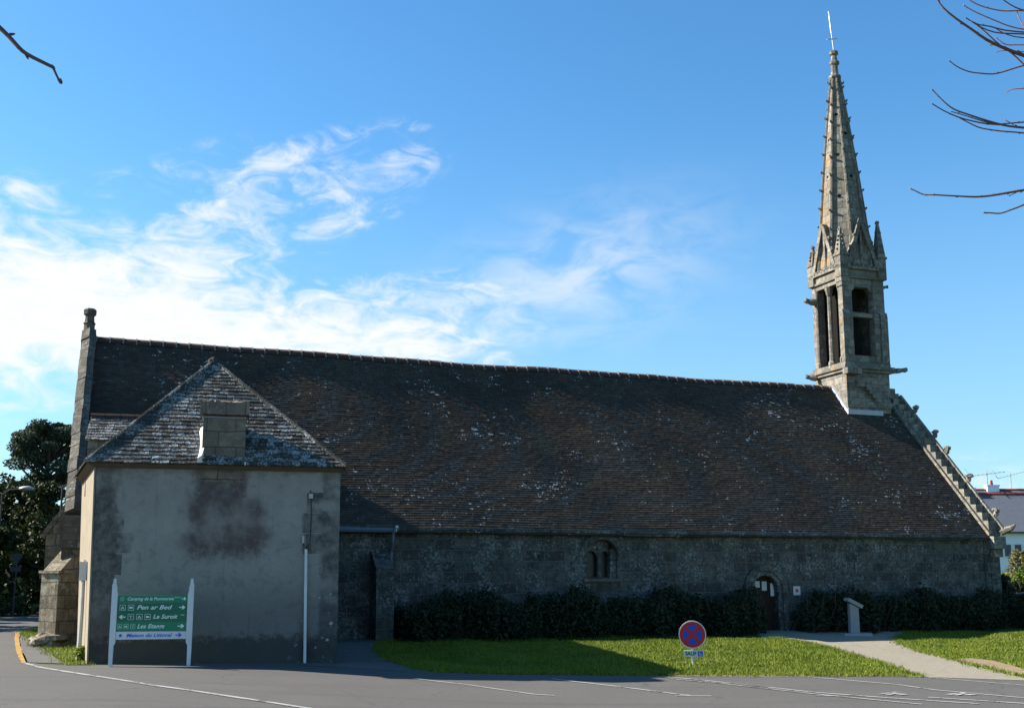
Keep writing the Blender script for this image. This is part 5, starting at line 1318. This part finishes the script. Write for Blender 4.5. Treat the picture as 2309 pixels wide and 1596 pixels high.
# ------------------------------------------------------------------ right background: houses, wall, bushes
HD = 74.0
def house(name, label, x_px, dist, wid, dep, ye, yr, yb_, wallm, roofm, rot=0.0, chim=(), wins=(), ridge_m=None):
    p = tp(x_px, dist); root = empty(name, p, rot); z0 = p.z
    zb_ = min(0, at(x_px, yb_, dist).z - z0); zE, zR_ = at(x_px, ye, dist).z - z0, at(x_px, yr, dist + dep / 2).z - z0
    k = MB(); k.box((0, 0, zb_ - 0.5), (wid, dep, zE))
    for xa in (0, wid - 0.25): k.prism([(xa, 0, zE), (xa, dep, zE), (xa, dep / 2, zR_ - 0.05)], (0.25, 0, 0))
    k.build('wall', wallm, root)
    k = MB()
    for s_ in (0, 1):
        ye_ = -0.3 if s_ == 0 else dep + 0.3; zz_ = zE - 0.3 * (zR_ - zE) / (dep / 2)
        k.hexa([(-0.25, ye_, zz_), (wid + 0.25, ye_, zz_), (wid + 0.25, dep / 2, zR_), (-0.25, dep / 2, zR_)], [(-0.25, ye_, zz_ + 0.12), (wid + 0.25, ye_, zz_ + 0.12), (wid + 0.25, dep / 2, zR_ + 0.12), (-0.25, dep / 2, zR_ + 0.12)])
    rr = k.build('roof', roofm, root)
    if ridge_m: k = MB(); k.tube([(-0.25, dep / 2, zR_ + 0.12), (wid + 0.25, dep / 2, zR_ + 0.12)], 0.13, 6); k.build('ridge', ridge_m, rr)
    for (cx_, h_, w_) in chim:
        k = MB(); k.box((cx_, dep / 2 - 0.35, zR_ - 0.6), (cx_ + w_, dep / 2 + 0.35, zR_ + h_)); k.box((cx_ - 0.06, dep / 2 - 0.41, zR_ + h_ - 0.12), (cx_ + w_ + 0.06, dep / 2 + 0.41, zR_ + h_)); cmn = k.build('chimney', wallm, rr)
        k = MB(); k.lathe([(0.13, zR_ + h_), (0.10, zR_ + h_ + 0.42)], cx_ + w_ * 0.5, dep / 2, 8); k.build('chimney_pot', M['redtile'], rr)
    for (xa, xb, za, zb2) in wins:
        k = MB(); k.box((xa - 0.06, -0.05, za - 0.1), (xb + 0.06, 0.02, zb2 + 0.06)); wn_ = k.build('window', M['white'], root)
        k = MB(); k.box((xa, -0.07, za), (xb, -0.051, zb2)); k.build('pane', M['slate'], wn_)
    tag(root, label, 'house'); return root, zE, zR_
H1, zE, zR_ = house('house', 'white rendered house with a slate roof at the right edge', 2230, HD, 14, 8, 1196, 1118, 1276, M['whitewall'], M['slate'], R(-4), [(-0.1, 0.55, 0.8)], [(1.1 + i * 0.66, 1.5 + i * 0.66, 1.0, 1.75) for i in range(9)], M['redtile'])
H2, zE2, zR2 = house('house', 'far house with only its dark roof and white chimney above the slate roof', 2218, 92, 15, 8, 1150, 1108, 1285, M['whitewall'], M['slate'], R(-2), [(2.2, 0.55, 1.0)], [], M['redtile'])
def antenna(p, h, label, tilt):
    root = empty('antenna', p); k = MB(); k.tube([(0, 0, -0.6), (0, 0, h)], 0.025, 6); k.build('mast', M['grey'], root)
    k = MB(); k.tube([(-1.1, 0, h - 0.35 - tilt), (1.3, 0, h - 0.15 + tilt)], 0.025, 5)
    for i in range(9): f = i / 8; k.tube([(-1.1 + 2.4 * f, -0.25, h - 0.35 - tilt + (0.2 + 2 * tilt) * f), (-1.1 + 2.4 * f, 0.25, h - 0.35 - tilt + (0.2 + 2 * tilt) * f)], 0.015, 4)
    for s_ in (-1, 1): k.tube([(-1.1, 0, h - 0.35 - tilt), (-1.45, s_ * 0.3, h - 0.1 + s_ * 0.25)], 0.02, 4)
    k.build('aerial', M['grey'], root); tag(root, label, 'antenna'); return root
q = at(2228, 1106, HD + 4); antenna(q, at(2228, 1060, HD + 4).z - q.z, 'tall television antenna on the slate roof of the white house', 0.05)
q = at(2281, 1103, 96); antenna(q, at(2281, 1064, 96).z - q.z, 'television antenna by the white chimney of the far house', 0.2)
RWs, RWe = at(2262, 1350, 47), at(2500, 1350, 44)
k = MB(); a, b = Vector((RWs.x, RWs.y, 0)), Vector((RWe.x, RWe.y, 0)); d = (b - a); L = d.length; d.normalize(); nrm = Vector((-d.y, d.x, 0))
x_ = 0
while x_ < L:
    for r_ in range(6):
        z = -0.1 + r_ * 0.2; l_ = random.uniform(0.3, 0.6); p = a + d * (x_ + random.uniform(-0.1, 0.1)); j = random.uniform(0, 0.05)
        k.lump((p.x, p.y, z + 0.1), 0.3, 0.22, 0.115, 0.18, 7, 5)
    x_ += 0.42
o_ = k.build('stone_wall', M['butt'], uv=True); tag(o_, 'low dry stone wall beyond the right corner of the chapel', 'wall')
for x_, y_, d_, rx, h, mat, lab in ((2313, 1272, 67, 1.0, 1.9, M['yellowbush'], 'pale yellowish winter bush in front of the white house'), (2262, 1300, 60, 0.45, 0.9, M['brightbush'], 'small bright green bush next to the chapel corner'),
                                    (2270, 1325, 52, 1.1, 0.8, M['hedge'], 'dark spreading bush on the bank above the stone wall'), (2345, 1275, 66, 1.3, 1.2, M['brightbush'], 'light green bush cut by the right edge of the photo')):
    q = tp(x_, d_); shrub('bush', lab, q, rx, rx * 0.8, h, 2600, mat, 0.10, 'bush')

# ------------------------------------------------------------------ bare trees close to the camera, only their twigs reach into view
def wig(pts, dist, r0, r1, mb, drift=0.0, buds=True, seg=6):
    P = [at(x_, y_, dist + drift * i / max(1, len(pts) - 1)) for i, (x_, y_) in enumerate(pts)]
    # smooth by midpoint insertion
    for _ in range(1):
        Q = [P[0]]
        for a, b in zip(P, P[1:]): Q += [a.lerp(b, 0.5), b]
        P2_ = Q[:]
        for i in range(1, len(Q) - 1): P2_[i] = Q[i] * 0.5 + (Q[i - 1] + Q[i + 1]) * 0.25
        P = P2_
    n = len(P); rad = [r0 + (r1 - r0) * i / (n - 1) for i in range(n)]
    mb.tube(P, rad, seg)
    if buds:
        for i in range(1, n, 2):
            d = (P[i] - P[i - 1]).normalized(); s = Vector((random.uniform(-1, 1), random.uniform(-0.5, 0.5), random.uniform(-1, 1))).normalized()
            mb.tube([P[i], P[i] + (d * 0.6 + s * 0.5) * rad[i] * 4], [rad[i] * 0.9, rad[i] * 0.35], 5)
        mb.lump(P[-1], r1 * 1.6, r1 * 1.6, r1 * 1.6, 0.1, 6, 4)
    return P
def u8(x, y): return ((2200 + x / 2.851) / 1.1065, (y / 2.851) / 1.1065)
LTp = Vector((-4.6, 3.6, 0)); LT = empty('bare_tree', LTp); tag(LT, 'leafless tree whose single dark twig dips in at the top left', 'tree')
tk = MB(); tk.tube([LTp + Vector((0, 0, -0.2)), LTp + Vector((0.05, 0, 1.5)), LTp + Vector((0.1, 0.1, 3.2)), LTp + Vector((0.0, 0.2, 5.2)), LTp + Vector((0.1, 0.3, 7.5))], [0.16, 0.13, 0.11, 0.07, 0.02], 10)
trunkL = tk
br_ = MB()
tips = [(-6, 58), (20, 82), (42, 108), (58, 122), (90, 138), (119, 152)]
Pm = wig(tips, 4.0, 0.0090, 0.0068, br_, 0.0, False, 7)
wig([(119, 152), (124, 162), (130, 176), (137, 188)], 4.0, 0.0052, 0.0045, br_, 0, False, 6)
def stub_(x0_, y0_, x1_, y1_, r=0.006): a, b = at(x0_, y0_, 4.0), at(x1_, y1_, 4.0); br_.tube([a, a.lerp(b, 0.6), b], [r, r * 0.9, r * 0.4], 6)
stub_(22, 78, 34, 77); stub_(58, 123, 64, 134); stub_(116, 149, 124, 156, 0.007); stub_(134, 180, 139, 189, 0.009)
start = Pm[0]
br_.tube([LTp + Vector((0.05, 0.15, 4.3)), Vector((-3.6, 3.9, 4.35)), Vector((-2.7, 4.0, start.z + 0.55)), start], [0.05, 0.03, 0.018, 0.0091], 7)
for s0_, e0_ in (((0.1, 0.1, 3.4), (-1.6, 0.6, 5.0)), ((0.05, 0.2, 4.8), (-1.0, -0.8, 6.3)), ((0.05, 0.2, 5.6), (0.7, 1.2, 7.4))):
    a, b = LTp + Vector(s0_), LTp + Vector(e0_); br_.tube([a, a.lerp(b, 0.5) + Vector((0, 0, 0.1)), b], [0.04, 0.025, 0.008], 6)
for v in (tk, br_): v.v = [p - LTp for p in v.v]
tk.build('trunk', M['trunk'], LT); br_.build('branch', M['bark'], LT)

RTp = Vector((7.0, 8.2, 0)); RT = empty('bare_tree', RTp); tag(RT, 'leafless tree sending many fine reddish twigs in at the upper right', 'tree')
tk = MB(); tk.tube([RTp + Vector((0, 0, -0.2)), RTp + Vector((-0.05, 0, 2.0)), RTp + Vector((-0.1, 0.05, 4.0)), RTp + Vector((0, 0, 6.5)), RTp + Vector((0.1, 0.1, 9.0))], [0.20, 0.16, 0.13, 0.09, 0.02], 10)
br_ = MB(); br2 = MB()
def twig(pts, r0, r1, anchor, dist=7.6, mb=None, main=True):
    mb = mb or br_
    P = wig([u8(x_, y_) for x_, y_ in pts], dist, r0, r1, mb, 0.0)
    if anchor is not None:
        A = RTp + Vector(anchor); s = P[0]
        mb.tube([A, A.lerp(s, 0.45) + Vector((0, 0, 0.10)), s], [r0 * 3.0, r0 * 1.8, r0 * 1.02], 6)
    return P
twig([(1040, 405), (960, 380), (860, 340), (740, 285), (640, 210), (520, 130), (430, 55), (390, -10)], 0.0145, 0.0055, (-0.1, 0, 4.6))
twig([(1040, 80), (960, 75), (880, 82), (800, 70), (720, 50), (650, 20), (610, -10)], 0.0065, 0.004, (-0.05, 0, 6.3), 7.9, br2)
twig([(1040, 82), (980, 68), (920, 40), (850, -10)], 0.006, 0.004, None, 7.9)
twig([(960, 75), (975, 130), (1015, 195)], 0.0045, 0.003, None, 7.9, br2)
twig([(1040, 212), (970, 205), (880, 180), (800, 145), (720, 112), (640, 75), (585, 40)], 0.006, 0.004, (-0.05, 0, 5.8), 8.3, br2)
twig([(1040, 232), (870, 220), (770, 187), (690, 180), (640, 155), (600, 130)], 0.006, 0.004, (-0.05, 0, 5.6))
twig([(1040, 244), (900, 240), (800, 235), (700, 195), (640, 155)], 0.006, 0.004, (-0.05, 0, 5.5), 7.4)
twig([(1040, 272), (940, 265), (860, 235), (820, 210)], 0.005, 0.0035, (-0.05, 0, 5.4), 8.0)
twig([(850, 330), (800, 290), (750, 240), (710, 205), (680, 180)], 0.006, 0.004, None)
twig([(1040, 322), (960, 320), (880, 322), (850, 300), (815, 270)], 0.005, 0.0035, (-0.05, 0, 5.2), 8.1, br2)
twig([(1040, 372), (940, 365), (860, 358), (810, 375)], 0.0045, 0.003, (-0.05, 0, 5.1), 8.3, br2)
twig([(900, 360), (960, 410), (1040, 490)], 0.006, 0.0055, None)
twig([(1040, 460), (960, 480), (880, 508), (790, 532), (700, 522), (620, 515), (530, 475), (483, 435)], 0.0062, 0.004, (-0.08, 0, 4.4))
twig([(1040, 630), (980, 632), (920, 635), (885, 662)], 0.0045, 0.003, (-0.08, 0, 4.3), 8.2, br2)
twig([(1040, 912), (900, 900), (820, 880), (700, 845), (600, 810), (520, 785), (450, 735), (360, 640)], 0.0085, 0.0042, (-0.1, 0, 3.9))
twig([(820, 885), (720, 865), (600, 825), (495, 795)], 0.005, 0.0035, None)
twig([(840, 888), (740, 882), (640, 862), (540, 835), (440, 790), (360, 740)], 0.0062, 0.004, None)
twig([(1040, 868), (940, 875), (840, 885), (750, 885)], 0.006, 0.004, (-0.1, 0, 4.0))
twig([(1040, 950), (940, 940), (850, 935), (730, 918), (680, 905), (610, 870), (540, 832)], 0.006, 0.004, (-0.1, 0, 3.8), 7.8)
twig([(940, 890), (905, 870), (878, 855)], 0.0035, 0.003, None, 7.6, br2)
twig([(1040, 1348), (960, 1360), (860, 1378), (760, 1395), (670, 1402), (590, 1398), (510, 1394), (370, 1386)], 0.0095, 0.0052, (-0.1, 0, 3.3))
twig([(370, 1386), (290, 1387), (240, 1358), (205, 1343)], 0.0052, 0.004, None, 7.6, br2)
twig([(975, 1360), (940, 1378), (908, 1394)], 0.0035, 0.003, None, 7.6, br2)
twig([(1040, 1442), (970, 1475), (910, 1495), (845, 1522), (780, 1515), (728, 1513)], 0.0066, 0.0045, (-0.1, 0, 3.2))
for i in range(14):
    random.seed(300 + i); z = 4.2 + i * 0.3; a = random.uniform(-1.4, 1.4); A = RTp + Vector((0, 0, z)); B = A + Vector((math.cos(a) * 2.2, math.sin(a) * 2.2, random.uniform(0.4, 1.2)))
    br_.tube([A, A.lerp(B, 0.5) + Vector((0, 0, -0.1)), B], [0.035, 0.02, 0.006], 6)
for v in (tk, br_, br2): v.v = [p - RTp for p in v.v]
tk.build('trunk', M['trunk'], RT); br_.build('branch', M['bark'], RT); br2.build('twig', M['bark2'], RT)
